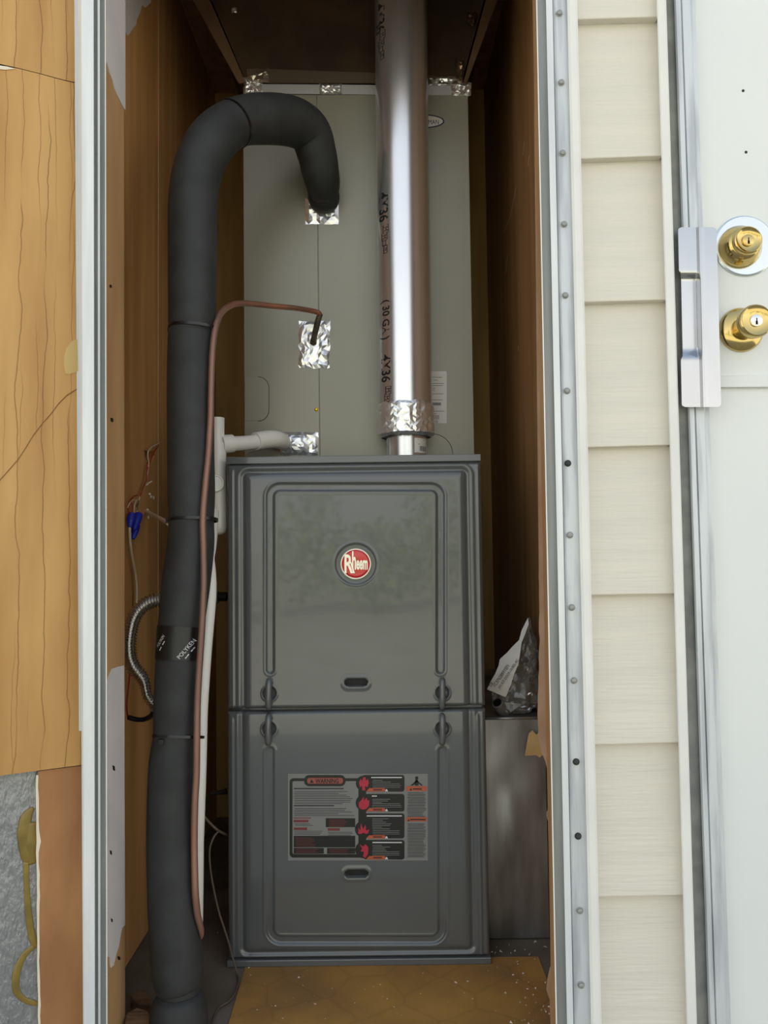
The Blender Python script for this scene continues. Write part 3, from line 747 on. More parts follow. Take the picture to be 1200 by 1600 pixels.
fl1 = [(562, 1230), (561, 1222), (564, 1217), (566, 1221), (567, 1215), (571, 1214), (572, 1220), (575, 1217), (576.5, 1223), (574, 1230), (570, 1228), (571, 1235), (566, 1235), (566, 1228)]
fl2 = [(561, 1262), (560.5, 1254), (565, 1250), (568, 1245), (569, 1251), (573, 1246), (574, 1251), (577, 1250), (576.5, 1259), (572, 1264), (566, 1265)]
fl3 = [(560, 1303), (560, 1293), (563, 1298), (564, 1286), (567.5, 1296), (571, 1288), (572, 1298), (577, 1296), (575, 1302), (572, 1303), (568, 1301), (564, 1303)]
fl4 = [(562, 1319), (567, 1323), (571, 1319), (575.5, 1324), (575, 1334), (571, 1341), (567, 1338), (569, 1331), (563, 1330), (566, 1326)]
for p in (fl1, fl2, fl3, fl4): lp(p, 5, 3)
for y in (1231.5, 1262.5, 1305, 1337.5):
    lp([(572, y+5.2), (577, y), (601, y), (605, y+5.2)], 5, 2); lp([(601.5, y+5), (604, y+.8), (606.5, y+5)], 6, 6)
    lp(rect(583, y+1.8, 597, y+3.6), 6, 7)
rnd = random.Random(2)
def lines(x0, x1, y0, y1, dy, mi, lay, th=0.8, short=.25):
    y = y0
    while y < y1:
        lp(rect(x0+rnd.random()*1.5, y, x1-(x1-x0)*short*rnd.random(), y+th), lay, mi); y += dy
for (x0, y0, x1, y1), hx in zip(boxes, (580, 581, 573, 582)):
    lp(rect(hx, y0+3, x1-4, y0+4.7), 3, 6) if hx != 581 else lp(rect(hx, y0+2.5, hx+8, y0+4.2), 3, 6)
    lines(581, 612, y0+8, y1-13, 2.6, 0, 3, 0.8, .5); lines(581, 628, y1-12.5, y1-7, 2.6, 0, 3, 0.7, .1)
lp(rect(459, 1231.3, 537, 1233), 3, 7); lines(459, 556, 1236.5, 1257, 2.7, 7, 3, .8, .3)
lp(rect(459, 1258, 522, 1259.7), 3, 7); lines(459, 556, 1263, 1276, 2.7, 7, 3, .8, .3)
lp(rect(459, 1277.5, 486, 1279), 3, 4)
for r_ in ((459, 1281, 482, 1285), (459, 1293, 480, 1297), (512, 1294, 531, 1298)): lp(rect(*r_), 3, 4)
lines(459, 490, 1287, 1292, 2.5, 7, 3, .7); lines(459, 504, 1298.5, 1305, 2.4, 7, 3, .7, .1); lines(512, 552, 1300, 1305, 2.4, 7, 3, .7, .1)
lp(rect(509, 1278.5, 555, 1292.5), 3, 1); lines(514, 545, 1281, 1292, 3, 4, 4, 1)
lp(rect(459, 1306, 555, 1324), 3, 1); lp(rect(459, 1325, 506, 1334), 3, 1); lp(rect(511, 1325, 555, 1334), 3, 1)
lines(462, 493, 1309, 1323, 2.6, 4, 4, .7); lines(462, 500, 1327, 1333, 2.6, 4, 4, .7); lines(514, 548, 1327, 1333, 2.6, 4, 4, .7)
lp([(651, 1219), (661, 1227.5), (658, 1227.5), (651.5, 1222.5), (645, 1227.5), (641, 1227.5)], 3, 7); lp(circ(651, 1215.5, 2.6, 12), 3, 7); lp([(649, 1218), (653, 1218), (654, 1227.5), (648, 1227.5)], 3, 7)
lp(rect(635, 1228.5, 667, 1236), 3, 2); lp(rect(635, 1277, 667, 1283.5), 3, 2)
lp([(640, 1235), (642, 1231), (644, 1235)], 4, 7); lp(rect(645, 1231.8, 659, 1233.8), 4, 7); lp([(636.5, 1283), (638.5, 1279), (640.5, 1283)], 4, 7); lp(rect(641, 1279.5, 665, 1281.7), 4, 7)
lines(636, 666, 1238.5, 1275.5, 2.45, 7, 3, .75, .18); lines(636, 666, 1287, 1340, 2.45, 7, 3, .75, .18)
lp([(484, 1223.3), (487, 1217), (490, 1223.3)], 5, 7)
lab.build('label_print', None, label_sheet, mats=[M[k] for k in LM])
lettering('WARNING', lambda x, y: P(x, y, YF-0.0036), 511, 1220.2, 9.6, M['ink'], label_sheet, wx=0.78, bold=.03)

# ================================================================ COIL CASE
YC = 1.50
CX0, CX1 = P(380.5, 430, YC).x, P(736.5, 430, YC).x
ZC1 = P(560, 131, YC).z
cz = lambda py: P(560, py, YC).z
coil = thing('evaporator_coil_case', 'tall grey-green metal coil case standing on top of the furnace', 'coil case', Vector(((CX0+CX1)/2, 1.75, ZF1)))
bevel(MB().box(CX0, CX1, YC+0.0025, 1.97, ZF1, ZC1).build('case_body', M['coil'], coil), 0.002)
CM = P(497.3, 430, YC).x
bevel(MB().box(CX0+.0005, CM-.0006, YC, YC+0.0025, ZF1+.001, cz(148)).build('front_panel', M['coil'], coil), 0.0007, 2)
bevel(MB().box(CM+.0006, CX1-.0005, YC, YC+0.0025, ZF1+.001, cz(148)).build('front_panel', M['coil'], coil), 0.0007, 2)
SC = lambda x, y, o=0.0: P(x, y, YC-o)
def cslab(name, poly, o0, o1, m, par=coil):
    return MB().prism([SC(a, b, o1) for a, b in poly], [SC(a, b, o0) for a, b in poly]).build(name, m, par)
# tape along the top edge
cslab('edge_tape', [(381.5, 131), (735, 134), (735.3, 149), (381.3, 146)], 0.0, 0.0007, M['tape'])
foil('foil_corner', (381, 121, 410, 147), SC, M['foil'], coil, 9, 8, 0.006, 1.2, 3, 0.0015)
foil('foil_fold', (499, 131, 534, 147), SC, M['foil'], coil, 11, 6, 0.005, 0.9, 4, 0.0015)
foil('foil_corner', (705, 129, 736, 149), SC, M['foil'], coil, 10, 7, 0.006, 1.2, 5, 0.0015)
foil('foil_ridge', (668, 120, 722, 133), SC, M['foil'], coil, 14, 4, 0.006, 1.2, 6, 0.0015)
# knockouts
kp = [(382.5, 590)] + [(403+17*math.cos(a), 606+17*math.sin(a)) for a in np.linspace(-math.pi/2, 0, 8)] + [(403+17*math.cos(a), 641+17*math.sin(a)) for a in np.linspace(0, math.pi/2, 8)] + [(382.5, 658)]
bevel(cslab('knockout', kp, 0.0, 0.0012, M['coil']), 0.0008, 2)
v, f = sweep([SC(a, b, .0004) for a, b in kp[1:-1]], .0009, 6)
new_obj('knockout_outline', v, f, M['seam'], coil)
v, f = sweep([SC(676+31*math.cos(a), 709+31*math.sin(a), 0.0001) for a in np.linspace(-math.pi/2, math.radians(8), 24)], 0.0006, 6)
new_obj('knockout_outline', v, f, M['seam'], coil)
v, f = sweep([SC(416+33*math.cos(a), 716+14*math.sin(a), 0.0002) for a in np.linspace(-math.pi, 0, 28)], 0.0009, 6)
new_obj('knockout_outline', v, f, M['coil'], coil)
# maker's oval and rating sticker
def oval(name, a, b, o0, o1, m, par): return cslab(name, circ(659, 189.5, a, 40, b), o0, o1, m, par)
em = oval('emblem', 35.5, 11.2, 0.0, 0.0012, M['navy'], coil); oval('emblem_face', 33, 9.2, 0.0012, 0.0018, M['silver'], em)
lettering('MAN', lambda x, y: SC(x, y, 0.0020), 677.5, 190.5, 10, M['ink'], em, wx=0.78)
st = cslab('rating_sticker', rr(634, 580, 698, 661.5, 2), 0.0, 0.0005, M['paper'])
mb = MB()
def sp(x0, y0, x1, y1): mb.prism([SC(a, b, .0007) for a, b in rect(x0, y0, x1, y1)], [SC(a, b, .0005) for a, b in rect(x0, y0, x1, y1)])
for y, a, b in ((589, 660, 691), (593.5, 678, 684), (599, 660, 694), (602, 662, 692), (606, 662, 680), (609, 662, 679), (615, 660, 693), (624.5, 660, 692), (642, 660, 694.5), (646, 676, 682)): sp(a, y, b, y+.9)
sp(665, 629, 689, 633.5)
for k in range(7): sp(675+k*1.7, 648.5, 675.9+k*1.7, 655.5)
mb.build('sticker_print', mat('grey print', (130, 126, 122), .6), st)
lettering('02', lambda x, y: SC(x, y, .0008), 681.8, 658.6, 5.5, M['ink'], st)
v, f = lathe([(0, .0042), (.0008, .0042), (.0012, .003), (.003, .0028), (.0036, .002)], SC(494.5, 640, 0), seg=6); new_obj('screw', v, f, M['yellow'], coil)

# ================================================================ VENT PIPE
vp = thing('vent_pipe', 'shiny galvanised vent pipe with printed size marks, rising from the furnace top', 'vent pipe', Vector((P(636, 705, 1.43).x, 1.43, ZF1)))
RV = 0.0505
va = P(626, 0, 1.44); vb = P(633.8, 650, 1.44); kdir = (va-vb)/(va.z-vb.z)
vax = lambda z: vb + kdir*(z-vb.z)
zb = P(633, 678, 1.44).z
pts = [vax(z) for z in np.linspace(zb, 1.93, 40)]
v, f = sweep(pts, [RV*(1+0.002*math.sin(i*1.3)) for i in range(40)], 64); autosmooth(new_obj('pipe', v, f, M['galv'], vp), 50)
s0 = P(636, 712, 1.44)
v, f = sweep([Vector((s0.x, 1.44, ZF1+.0005)), Vector((s0.x, 1.44, ZF1+.03)), Vector((s0.x-.0005, 1.44, zb+.02))], 0.0378, 48); autosmooth(new_obj('collar', v, f, M['galv'], vp), 50)
# foil wrapped round the joint
def wrap(u, py, o):
    z = P(633, py, 1.44).z; c = vax(z); r = RV+o
    return Vector((c.x+math.sin(u)*r, c.y-math.cos(u)*r, z))
def foilwrap():
    nx, ny = 56, 12; v = []; f = []; rnd = random.Random(11)
    for j in range(ny+1):
        for i in range(nx):
            u = 2*math.pi*i/nx + (rnd.random()-.5)*.05
            top = 633 + 5*noise.noise(Vector((i*.45, 3, 0)))
            py = top + (684-top)*j/ny + (rnd.random()-.5)*1.6*(0 < j)
            o = 0.0012+0.0035*(0.45+0.6*noise.noise(Vector((i*.7, j*.8, 5)))+.4*(rnd.random()-.5))
            if j == 0: o = 0.0006
            if j == ny: o = -0.004
            v.append(wrap(u, py, max(o, 0.0006) if j < ny else o))
    for j in range(ny):
        for i in range(nx):
            a = j*nx+i; b = j*nx+(i+1) % nx; c = a+nx; d = b+nx
            f += [(a, b, d), (a, d, c)] if (i+j+rnd.randint(0, 1)) % 2 else [(a, b, c), (b, d, c)]
    new_obj('foil_wrap', v, f, M['foil'], vp)
foilwrap()
def vS(x, y, o=0.0003):
    p = P(x, y, 1.44); c = vax(p.z); dx = (p.x-c.x)*0.967; dx = max(min(dx, RV*.985), -RV*.985)
    return Vector((c.x+dx, c.y-math.sqrt(max(RV*RV-dx*dx, 0))-o, p.z))
def vtext(s, x, y, size, wx=1.0): lettering(s, vS, x, y, size, M['ink'], vp, ang=90, wx=wx, center=False, bold=.02)
vtext('4X36', 593, 23, 19, 1.05); vtext('4X36', 598.5, 313, 19, 1.05); vtext('4X36', 602, 561, 19, 1.0)
vtext('( 30 GA )', 602, 478, 15, 1.05)
def vbox(x0, y0, x1, y1):
    t = .7; mb = MB()
    for r_ in ((x0, y0, x1, y0+t), (x0, y1-t, x1, y1), (x0, y0, x0+t, y1), (x1-t, y0, x1, y1)):
        q = rect(*r_); mb.prism([vS(a, b, .0005) for a, b in q], [vS(a, b, -.0002) for a, b in q])
    mb.build('print_box', M['ink'], vp)
for bx0, by0, end in ((591, 67, 112), (596, 364, 408), (600, 610, 640)):
    y = by0; k = 0
    for hh, wd_, sh, tx in ((12, 9, 2, 'M'), (11, 9, 0, 'M'), (8, 6, 1, ''), (12, 6, 3, 'M')):
        if y+hh > end+1: break
        vbox(bx0+sh-1, y, bx0+sh+wd_-1, y+hh)
        if tx: lettering(tx, vS, bx0+sh+wd_/2-1, y+hh/2, 9 if wd_ > 7 else 6, M['ink'], vp, ang=90)
        y += hh
# barcode sticker on the collar
def cS(x, y, o=0.0004):
    p = P(x, y, 1.44); dx = (p.x-s0.x)*.975; r = .0378; dx = max(min(dx, r*.98), -r*.98)
    return Vector((s0.x+dx, 1.44-math.sqrt(max(r*r-dx*dx, 0))-o, p.z))
mb = MB(); nn = 8
for k in range(nn):
    q = rect(647+20*k/nn, 688, 647+20*(k+1)/nn, 710.5); mb.prism([cS(a, b, .0006) for a, b in q], [cS(a, b, 0) for a, b in q])
bs = mb.build('barcode_sticker', M['paper'], vp)
mb = MB()
for r_ in [(652, 690, 662, 691), (650, 694.5, 664, 695.6), (653, 697, 656, 697.7)]+[(655.5+k*1.7, 700, 656.4+k*1.7, 707.5) for k in range(6)]+[(651, 709, 664, 709.8)]:
    q = rect(*r_); mb.prism([cS(a, b, .0009) for a, b in q], [cS(a, b, .0006) for a, b in q])
mb.build('sticker_print', M['ink'], bs)

# ================================================================ FLARED PLENUM above the coil case
def PLY(py): return YC + 0.004 + 0.02*(131-py)/190.0          # leans back a little as it rises
def plp(px, py, o=0.0): return P(px, py, PLY(py)-o)
q = [(386, 131), (721, 132.5), (772, -60), (305, -60)]
pl = thing('plenum', 'dark stained flared sheet metal plenum above the coil case', 'plenum', Vector(((CX0+CX1)/2, 1.75, ZC1)))
fr = [plp(*a) for a in q]
for p in fr: p.z = max(p.z, ZC1+.0005)
bk = [Vector((p.x, 1.97, p.z)) for p in fr]
nx, nz = 40, 20; v = []; f = []
for j in range(nz+1):
    for i in range(nx+1):
        t_ = j/nz; s_ = i/nx; py = 131-191*t_; xa = 386-81*t_; xb = 721+51*t_
        dd = 0.004*noise.noise(Vector((s_*3, t_*2.2, 4.4)))*math.sin(math.pi*s_)
        v.append(plp(xa+(xb-xa)*s_, py, max(dd, -.003)+.0035))
for j in range(nz):
    for i in range(nx):
        a_ = j*(nx+1)+i; f.append((a_, a_+1, a_+nx+2, a_+nx+1))
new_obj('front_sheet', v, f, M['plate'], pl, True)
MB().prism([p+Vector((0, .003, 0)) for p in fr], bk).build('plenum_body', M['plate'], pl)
tp_ = [(388, 129.5), (718, 131), (713, 121), (590, 114), (480, 110), (393, 107)]
MB().prism([plp(a, b, .0085) for a, b in tp_], [plp(a, b, .0075) for a, b in tp_]).build('joint_tape', mat('dull brown foil tape', (112, 100, 84), .4, .6), pl)
SPl = lambda x, y, o=0.0: plp(x, y, .0085+o)
foil('foil_crease', (386, 108, 420, 128), SPl, mat('grey foil', (190, 180, 166), .3, .9), pl, 8, 6, 0.006, 1.5, 21, 0.001)
foil('foil_crease', (712, 92, 724, 128), SPl, mat('brown foil', (150, 130, 110), .35, .9), pl, 6, 10, 0.007, 2.0, 22, 0.001)
foil('foil_crease', (362, 12, 370, 20), SPl, M['foil'], pl, 4, 4, 0.003, 1, 23, 0.001)
foil('foil_crease', (730, 18, 744, 40), SPl, mat('brown foil dull', (120, 100, 84), .4, .9), pl, 6, 8, 0.006, 2.0, 24, 0.001)
def cleat(poly, dep, lab_):
    mb = MB().prism([plp(a, b, .012) for a, b in poly], [plp(a, b, -dep) for a, b in poly]); o = mb.build('wooden_cleat', M['cleat'])
    bevel(o, .0015, 1); tag(o, lab_, 'cleat'); return o
cleat([(384, 129), (373, 131), (268, -60), (302, -60)], .05, 'brown wooden cleat along the plenum edge, above the insulated pipe')
cleat([(723.5, 130), (729, 132), (800, -60), (775.5, -60)], .05, 'brown wooden cleat along the plenum edge, behind the vent pipe')

# ================================================================ INSULATED SUCTION LINE
RT = 0.0375
path = [(279, 1640, 1.125, .0405), (279, 1610, 1.127, .0412), (279.5, 1580, 1.13, .0402), (280, 1560, 1.133, .0360), (280, 1550, 1.134, .0305), (280, 1545, 1.134, .0288), (279.5, 1541, 1.135, .0310), (278.5, 1532, 1.135, .0345), (277, 1510, 1.137, .0366), (274, 1470, 1.14, .0365), (269.5, 1400, 1.145, .0355), (266.5, 1300, 1.152, .0345), (268, 1200, 1.158, .0335), (273, 1152, 1.162, .0318), (275, 1100, 1.165, .0330), (279, 1030, 1.17, .0335), (283, 980, 1.175, .0345), (291, 910, 1.182, .0365), (298, 850, 1.188, .0358), (299, 813, 1.19, .0345), (299, 770, 1.195, .0362), (298, 690, 1.20, .0362), (298, 590, 1.205, .0368), (299, 530, 1.21, .0365), (299.5, 513, 1.21, .0355), (300, 495, 1.21, .037), (301, 400, 1.215, .0388),
        (301.5, 320, 1.22, .0392), (309, 268, 1.228, .0395), (330, 222, 1.245, .0398), (366, 193, 1.28, .0388), (410, 186, 1.32, .0415), (455, 190, 1.365, .0425), (483, 207, 1.395, .040), (495, 240, 1.415, .0372), (500, 265, 1.43, .0358), (504, 284, 1.45, .0335), (505, 296, 1.468, .031), (505.5, 301, 1.476, .0275), (506, 306, 1.484, .031), (506, 311, 1.497, .0305)]
sl = thing('insulated_suction_line', 'thick black foam-insulated refrigerant pipe bending over into the coil case', 'insulated pipe', P(279, 1640, 1.13))
tube('foam_sleeve', path, M['rubber'], sl, 8, 32)
dense = catmull([tuple(P(p[0], p[1], p[2])) + (p[3],) for p in path], 40)
def near(px, py):
    """sleeve centre and radius nearest a spot"""
    best = None
    for c in dense:
        q_ = Vector(c[:3]); d_ = (P(px, py, c[1])-q_).length
        if best is None or d_ < best[0]: best = (d_, q_, c[3])
    return best[1], best[2]
def axis_at(q_):
    i = min(range(len(dense)), key=lambda k: (Vector(dense[k][:3])-q_).length); a_, b_ = max(i-3, 0), min(i+3, len(dense)-1)
    return (Vector(dense[b_][:3])-Vector(dense[a_][:3])).normalized()
def band(px, py, wd, extra=0.0012, tilt=(0, 0, 0), name='zip_tie', head=True, rs=1.0, ext=Vector((0, 0, 0)), head_ang=-1.2):
    q_, r_ = near(px, py); ax = (axis_at(q_)+Vector(tilt)).normalized()
    u = ax.cross(Vector((0, 1, 0))).normalized(); n_ = ax.cross(u)
    v = []; f = []; seg = 40
    for k in range(seg):
        t_ = 2*math.pi*k/seg; dr = u*math.cos(t_)+n_*math.sin(t_)
        for (dz, dr2) in ((-wd/2, 0), (-wd/2, extra), (wd/2, extra), (wd/2, 0)):
            stretch = ext*max(dr.dot(ext.normalized()), 0) if ext.length else Vector((0, 0, 0))
            v.append(q_ + ax*dz + dr*(r_*rs+dr2) + stretch)
    for k in range(seg):
        a_ = k*4; b_ = ((k+1) % seg)*4
        for e in range(4): f.append((a_+e, a_+(e+1) % 4, b_+(e+1) % 4, b_+e))
    o = new_obj(name, v, f, M['ziptie'], sl, False); autosmooth(o, 40)
    if head:
        dr = Vector((math.sin(head_ang), -math.cos(head_ang), 0)); h_ = q_+dr*(r_+.001)
        hb = MB().box(h_.x-.004, h_.x+.004, h_.y-.003, h_.y+.003, h_.z-.004, h_.z+.004).build('tie_head', M['ziptie'], o); bevel(hb, .001)
    return o
band(363.5, 194, 0.0045, head=False, rs=1.0)
band(299, 514, 0.0045, tilt=(.03, 0, 0), ext=Vector((.0065, -.002, 0)), head_ang=-1.75)
band(299, 813, 0.0045, ext=Vector((.0065, -.002, 0)), head_ang=-1.6)
band(273, 1151, 0.004, tilt=(.0, .16, 0), ext=Vector((.011, 0, 0)), head_ang=-.35)
# printed tape round the sleeve
cs = [c for c in dense if P(281, 1031, 1.17).z < c[2] < P(283, 978, 1.17).z]
v, f = sweep([Vector(c[:3]) for c in cs], [c[3]+.0011 for c in cs], 40, True); tp = autosmooth(new_obj('printed_tape', v, f, M['tapeblack'], sl), 40)
def tS(x, y, o=0.0016):
    q_, r_ = near(281, y); p = P(x, y, q_.y); dx = p.x-q_.x; dx = max(min(dx, r_*.99), -r_*.99)
    return Vector((p.x, q_.y-math.sqrt(max((r_+.0011)**2-dx*dx, 0))-o+.0011, p.z))
lettering('POLYKEN', tS, 299, 1010, 8.6, M['printwhite'], tp, ang=-50, wx=.95)
lettering('POLYKEN', tS, 259, 998, 6.4, M['printwhite'], tp, ang=-56, wx=.8)
for k, (x0_, y0_, x1_, y1_) in enumerate(((297, 1024, 312, 1004), (257, 1012, 268, 994))):
    mb = MB(); n_ = 6
    for s_ in range(n_):
        if s_ % 3 == 2: continue
        a_, b_ = s_/n_, (s_+.85)/n_
        A_ = (x0_+(x1_-x0_)*a_, y0_+(y1_-y0_)*a_); B_ = (x0_+(x1_-x0_)*b_, y0_+(y1_-y0_)*b_)
        mb.prism([tS(A_[0], A_[1]), tS(B_[0], B_[1]), tS(B_[0]+1.2, B_[1]+.9), tS(A_[0]+1.2, A_[1]+.9)], [tS(A_[0], A_[1], .0012), tS(B_[0], B_[1], .0012), tS(B_[0]+1.2, B_[1]+.9, .0012), tS(A_[0]+1.2, A_[1]+.9, .0012)])
    mb.build('tape_print', M['printwhite'], tp)
foil('foil_patch', (477, 309, 529, 350.5), SC, M['foil'], coil, 9, 7, 0.004, 0.8, 31, 0.001)

# ================================================================ COPPER LIQUID LINE
cu = thing('copper_liquid_line', 'thin bent copper tube running beside the black insulated pipe into the coil case', 'copper tube', P(311, 1465, 1.12))
rc = 0.0050
cpth = [(499.5, 491, 1.455, rc), (497, 488.5, 1.45, rc), (488, 486, 1.44, rc), (460, 481.5, 1.40, rc), (420, 477.5, 1.345, rc), (385, 474, 1.295, rc), (366, 475.5, 1.262, rc), (352, 482, 1.235, rc), (342, 495, 1.212, rc), (336, 515, 1.195, rc), (332, 548, 1.185, rc), (330, 600, 1.18, rc), (329, 650, 1.178, rc), (326, 700, 1.175, rc), (321, 755, 1.166, rc), (317, 810, 1.158, rc), (318, 860, 1.152, rc), (318.5, 910, 1.148, rc), (317, 950, 1.145, rc), (315, 990, 1.143, rc), (311, 1050, 1.142, rc), (308.5, 1100, 1.14, rc), (307.5, 1160, 1.136, rc), (307, 1210, 1.135, rc), (304.5, 1255, 1.133, rc), (303.5, 1320, 1.131, rc), (305, 1390, 1.125, rc), (308, 1425, 1.128, rc), (310.5, 1455, 1.135, rc*.8), (311.5, 1466, 1.138, rc*.35)]
tube('copper_tube', cpth[:8], M['copper'], cu, 8, 14, clear_of=dense)
tube('copper_tube', cpth[7:], M['copper_old'], cu, 8, 14, clear_of=dense)
tube('brazed_end', [(500.5, 490, 1.455, .0052), (497, 501, 1.462, .0058), (493.5, 515, 1.475, .0058), (490.5, 528, 1.488, .0058), (489.5, 536, 1.498, .0070)], M['solder'], cu, 6, 14)
pf = foil('foil_patch', (467, 502, 515, 575), SC, M['foil'], coil, 11, 14, 0.0042, 2.0, 41, 0.001)

# ================================================================ CONDENSATE DRAIN
dr = thing('condensate_drain', 'white plastic drain pipe with tee leaving the coil case', 'drain pipe', P(338, 835, 1.37))
rp = 0.0134
def ptube(name, path, m=M['pvc'], par=dr, seg=28): return tube(name, path, m, par, 6, seg)
ptube('vent_stub', [(339.5, 653, 1.36, .0125), (339.5, 700, 1.36, .0125), (340, 720, 1.36, .0125)])
ptube('tee', [(340, 692, 1.36, .0150), (340, 725, 1.36, .0152), (341, 780, 1.36, .0155), (341, 791, 1.36, .0155)])
ptube('branch_hub', [(345, 694.5, 1.362, .0165), (363, 693, 1.375, .0165)])
ptube('arm', [(352, 694, 1.368, rp), (380, 692.5, 1.395, rp), (408, 689.5, 1.425, rp)])
ptube('elbow', [(399, 689.5, 1.415, .0168), (418, 686.5, 1.435, .0168), (430, 686.5, 1.449, .0166), (437, 688, 1.463, .0163), (441, 690, 1.476, .0158), (442, 691, 1.4985, .015)])
ptube('clean_out', [(341.5, 790.5, 1.36, .0162), (341.5, 812, 1.36, .0162), (341.5, 825, 1.36, .0158), (341.5, 832, 1.36, .0128), (341.5, 835.5, 1.36, .007)])
v, f = lathe([(0, .0158), (.010, .0158), (.0118, .0148), (.0118, .0125), (.0105, .0118), (.0105, .001)], P(336, 756, 1.350), axis=(.25, -1, .05), seg=32); autosmooth(new_obj('plug', v, f, M['pvc'], dr), 40)
foil('foil_patch', (437, 675, 497.5, 711.5), SC, M['foil'], coil, 13, 8, 0.004, 0.9, 51, 0.001, lift=lambda x, y: 0.010*max(0, 1-((x-455)/32)**2)*max(0, 1-((y-693)/18)**2))
tube('down_pipe', [(333, 800, 1.32, .0098), (329, 850, 1.25, .0098), (322, 900, 1.215, .0098), (317.5, 1000, 1.20, .0102), (314.5, 1100, 1.195, .0102), (312, 1200, 1.19, .0102), (308.5, 1300, 1.185, .0102), (304, 1400, 1.18, .0102), (300, 1470, 1.175, .0102)], M['pvc'], dr, 8, 20, clear_of=dense)

# ================================================================ GAS CONNECTOR
gc = thing('flexible_gas_connector', 'corrugated stainless steel gas hose curving out from behind the black pipe', 'gas hose', P(245, 1105, 1.24))
gp = [(262, 935, 1.235, .0108), (247, 937, 1.235, .0108), (231, 942, 1.232, .0108), (216, 954, 1.228, .0108), (207, 971, 1.225, .0108), (202.5, 992, 1.223, .0108), (201, 1012, 1.222, .0108), (203, 1030, 1.222, .0108), (210, 1045, 1.222, .0105), (219, 1055, 1.223, .0098), (225, 1065, 1.225, .0085), (227.5, 1077, 1.226, .0074), (230.5, 1088, 1.228, .0070), (238, 1098, 1.232, .0074), (247, 1104, 1.238, .0078), (258, 1108, 1.245, .0078)]
c = catmull([tuple(P(p[0], p[1], p[2])) + (p[3],) for p in gp], 34)
acc = 0; rad = []; prev = None
for q_ in c:
    if prev is not None: acc += np.linalg.norm(q_[:3]-prev)
    prev = q_[:3]; rad.append(q_[3]*(1+0.13*math.sin(acc*2*math.pi/0.0050)))
v, f = sweep([Vector(x[:3]) for x in c], rad, 18); new_obj('corrugated_hose', v, f, M['steelflex'], gc, True)
v, f = sweep([P(240, 1101, 1.234), P(251, 1106, 1.241)], 0.0105, 6); new_obj('flare_nut', v, f, M['screw'], gc)
tube('hose_tail', [(243, 1104, 1.262, .0042), (236, 1118, 1.28, .0042), (225, 1124, 1.29, .004), (212, 1124, 1.27, .004), (201, 1121, 1.26, .004)], M['iron'], gc, 6, 10)
gi = thing('gas_pipe', 'black iron gas pipe entering the side of the furnace', 'gas pipe', P(345, 932, 1.42))
v, f = sweep([P(300, 932, 1.44), P(354.5, 932, 1.44)], 0.0085, 16); autosmooth(new_obj('nipple', v, f, M['iron'], gi), 50)
v, f = lathe([(0, .0125), (.006, .0135), (.012, .0125)], P(331, 933, 1.44), axis=(1, 0, 0), seg=20); autosmooth(new_obj('union_ring', v, f, M['screw'], gi), 50)

# ================================================================ CONTROL WIRES
tw = thing('thermostat_wires', 'twisted red and white wires with blue wire nuts hanging from a hole in the wall', 'wires', wall_pt(212, 930, XL+.006))
def wtube(name, pts, r, m, par, off=0.004):
    c = catmull([tuple(PX(a, b, XL+off+(o if o else 0))) for a, b, o in pts], 8)
    v, f = sweep([Vector(x) for x in c], r, 8); return new_obj(name, v, f, m, par, True)
wtube('wire', [(251, 690, -.012), (246, 694, .002), (238, 698, .006), (232, 704, .006), (231, 714, .006), (232.5, 722, .006), (231, 735, .005), (229.5, 746, .004), (227, 757, .004), (222, 768, .004), (218, 778, .004), (216, 790, .005), (214, 800, .006)], .0011, M['whitewire'], tw)
wtube('wire', [(250, 693, -.012), (245, 700, .003), (238, 712, .004), (234, 724, .004), (230, 735, .006), (229, 747, .005), (225, 760, .003), (220, 772, .003), (216, 784, .003), (213, 792, .003)], .0011, M['redwire'], tw)
wtube('wire', [(230, 722, .002), (229.5, 733, .003), (230, 745, .003), (227.5, 754, .006), (223, 765, .006), (219, 775, .006)], .0010, M['redwire'], tw)
wtube('wire', [(215, 774, .006), (210, 775, .006), (205, 780, .006), (200.5, 788, .006), (200, 797, .006), (202, 804, .006)], .0011, M['redwire'], tw)
wtube('wire', [(213, 781, .008), (208, 781, .009), (203, 786, .009), (199.5, 793, .009)], .0011, M['whitewire'], tw)
wtube('wire', [(214, 780, .008), (211, 787, .008), (209.5, 795, .008), (209.5, 805, .007)], .0011, M['whitewire'], tw)
wtube('wire', [(217, 782, .006), (215.5, 792, .006), (214.5, 804, .007)], .0010, M['greenwire'], tw)
wtube('wire', [(205, 780, .003), (206.5, 790, .004), (206.5, 804, .006)], .0013, M['redwire'], tw)
wtube('wire_stub', [(228.5, 758, .004), (232, 755, .006), (237, 752, .010)], .0016, M['whitewire'], tw)
def nut(px, py, qx, qy, r, o):
    a_, b_ = PX(px, py, XL+o), PX(qx, qy, XL+o); ax = (b_-a_); L_ = ax.length
    v, f = lathe([(0, r*.95), (L_*.12, r), (L_*.5, r*.95), (L_*.55, r*.82), (L_*.9, r*.62), (L_, r*.4)], a_, axis=ax, seg=12)
    autosmooth(new_obj('wire_nut', v, f, M['bluenut'], tw), 30)
nut(206, 803, 202.5, 824, .0072, .010); nut(217, 804, 209.5, 828, .0072, .014); nut(213.5, 821, 208, 842, .0066, .010)
wtube('cable_sheath', [(202.5, 824, .006), (203, 838, .006), (204.5, 856, .006), (208, 878, .005), (212, 900, .004), (213.5, 925, .004), (213, 960, .004)], .0024, M['conduit'], tw, .004)
wtube('red_wire', [(204, 1035, .003), (202, 1060, .004), (199.5, 1085, .004), (198, 1105, .004), (200, 1122, .003)], .0016, M['redwire'], tw, .012)
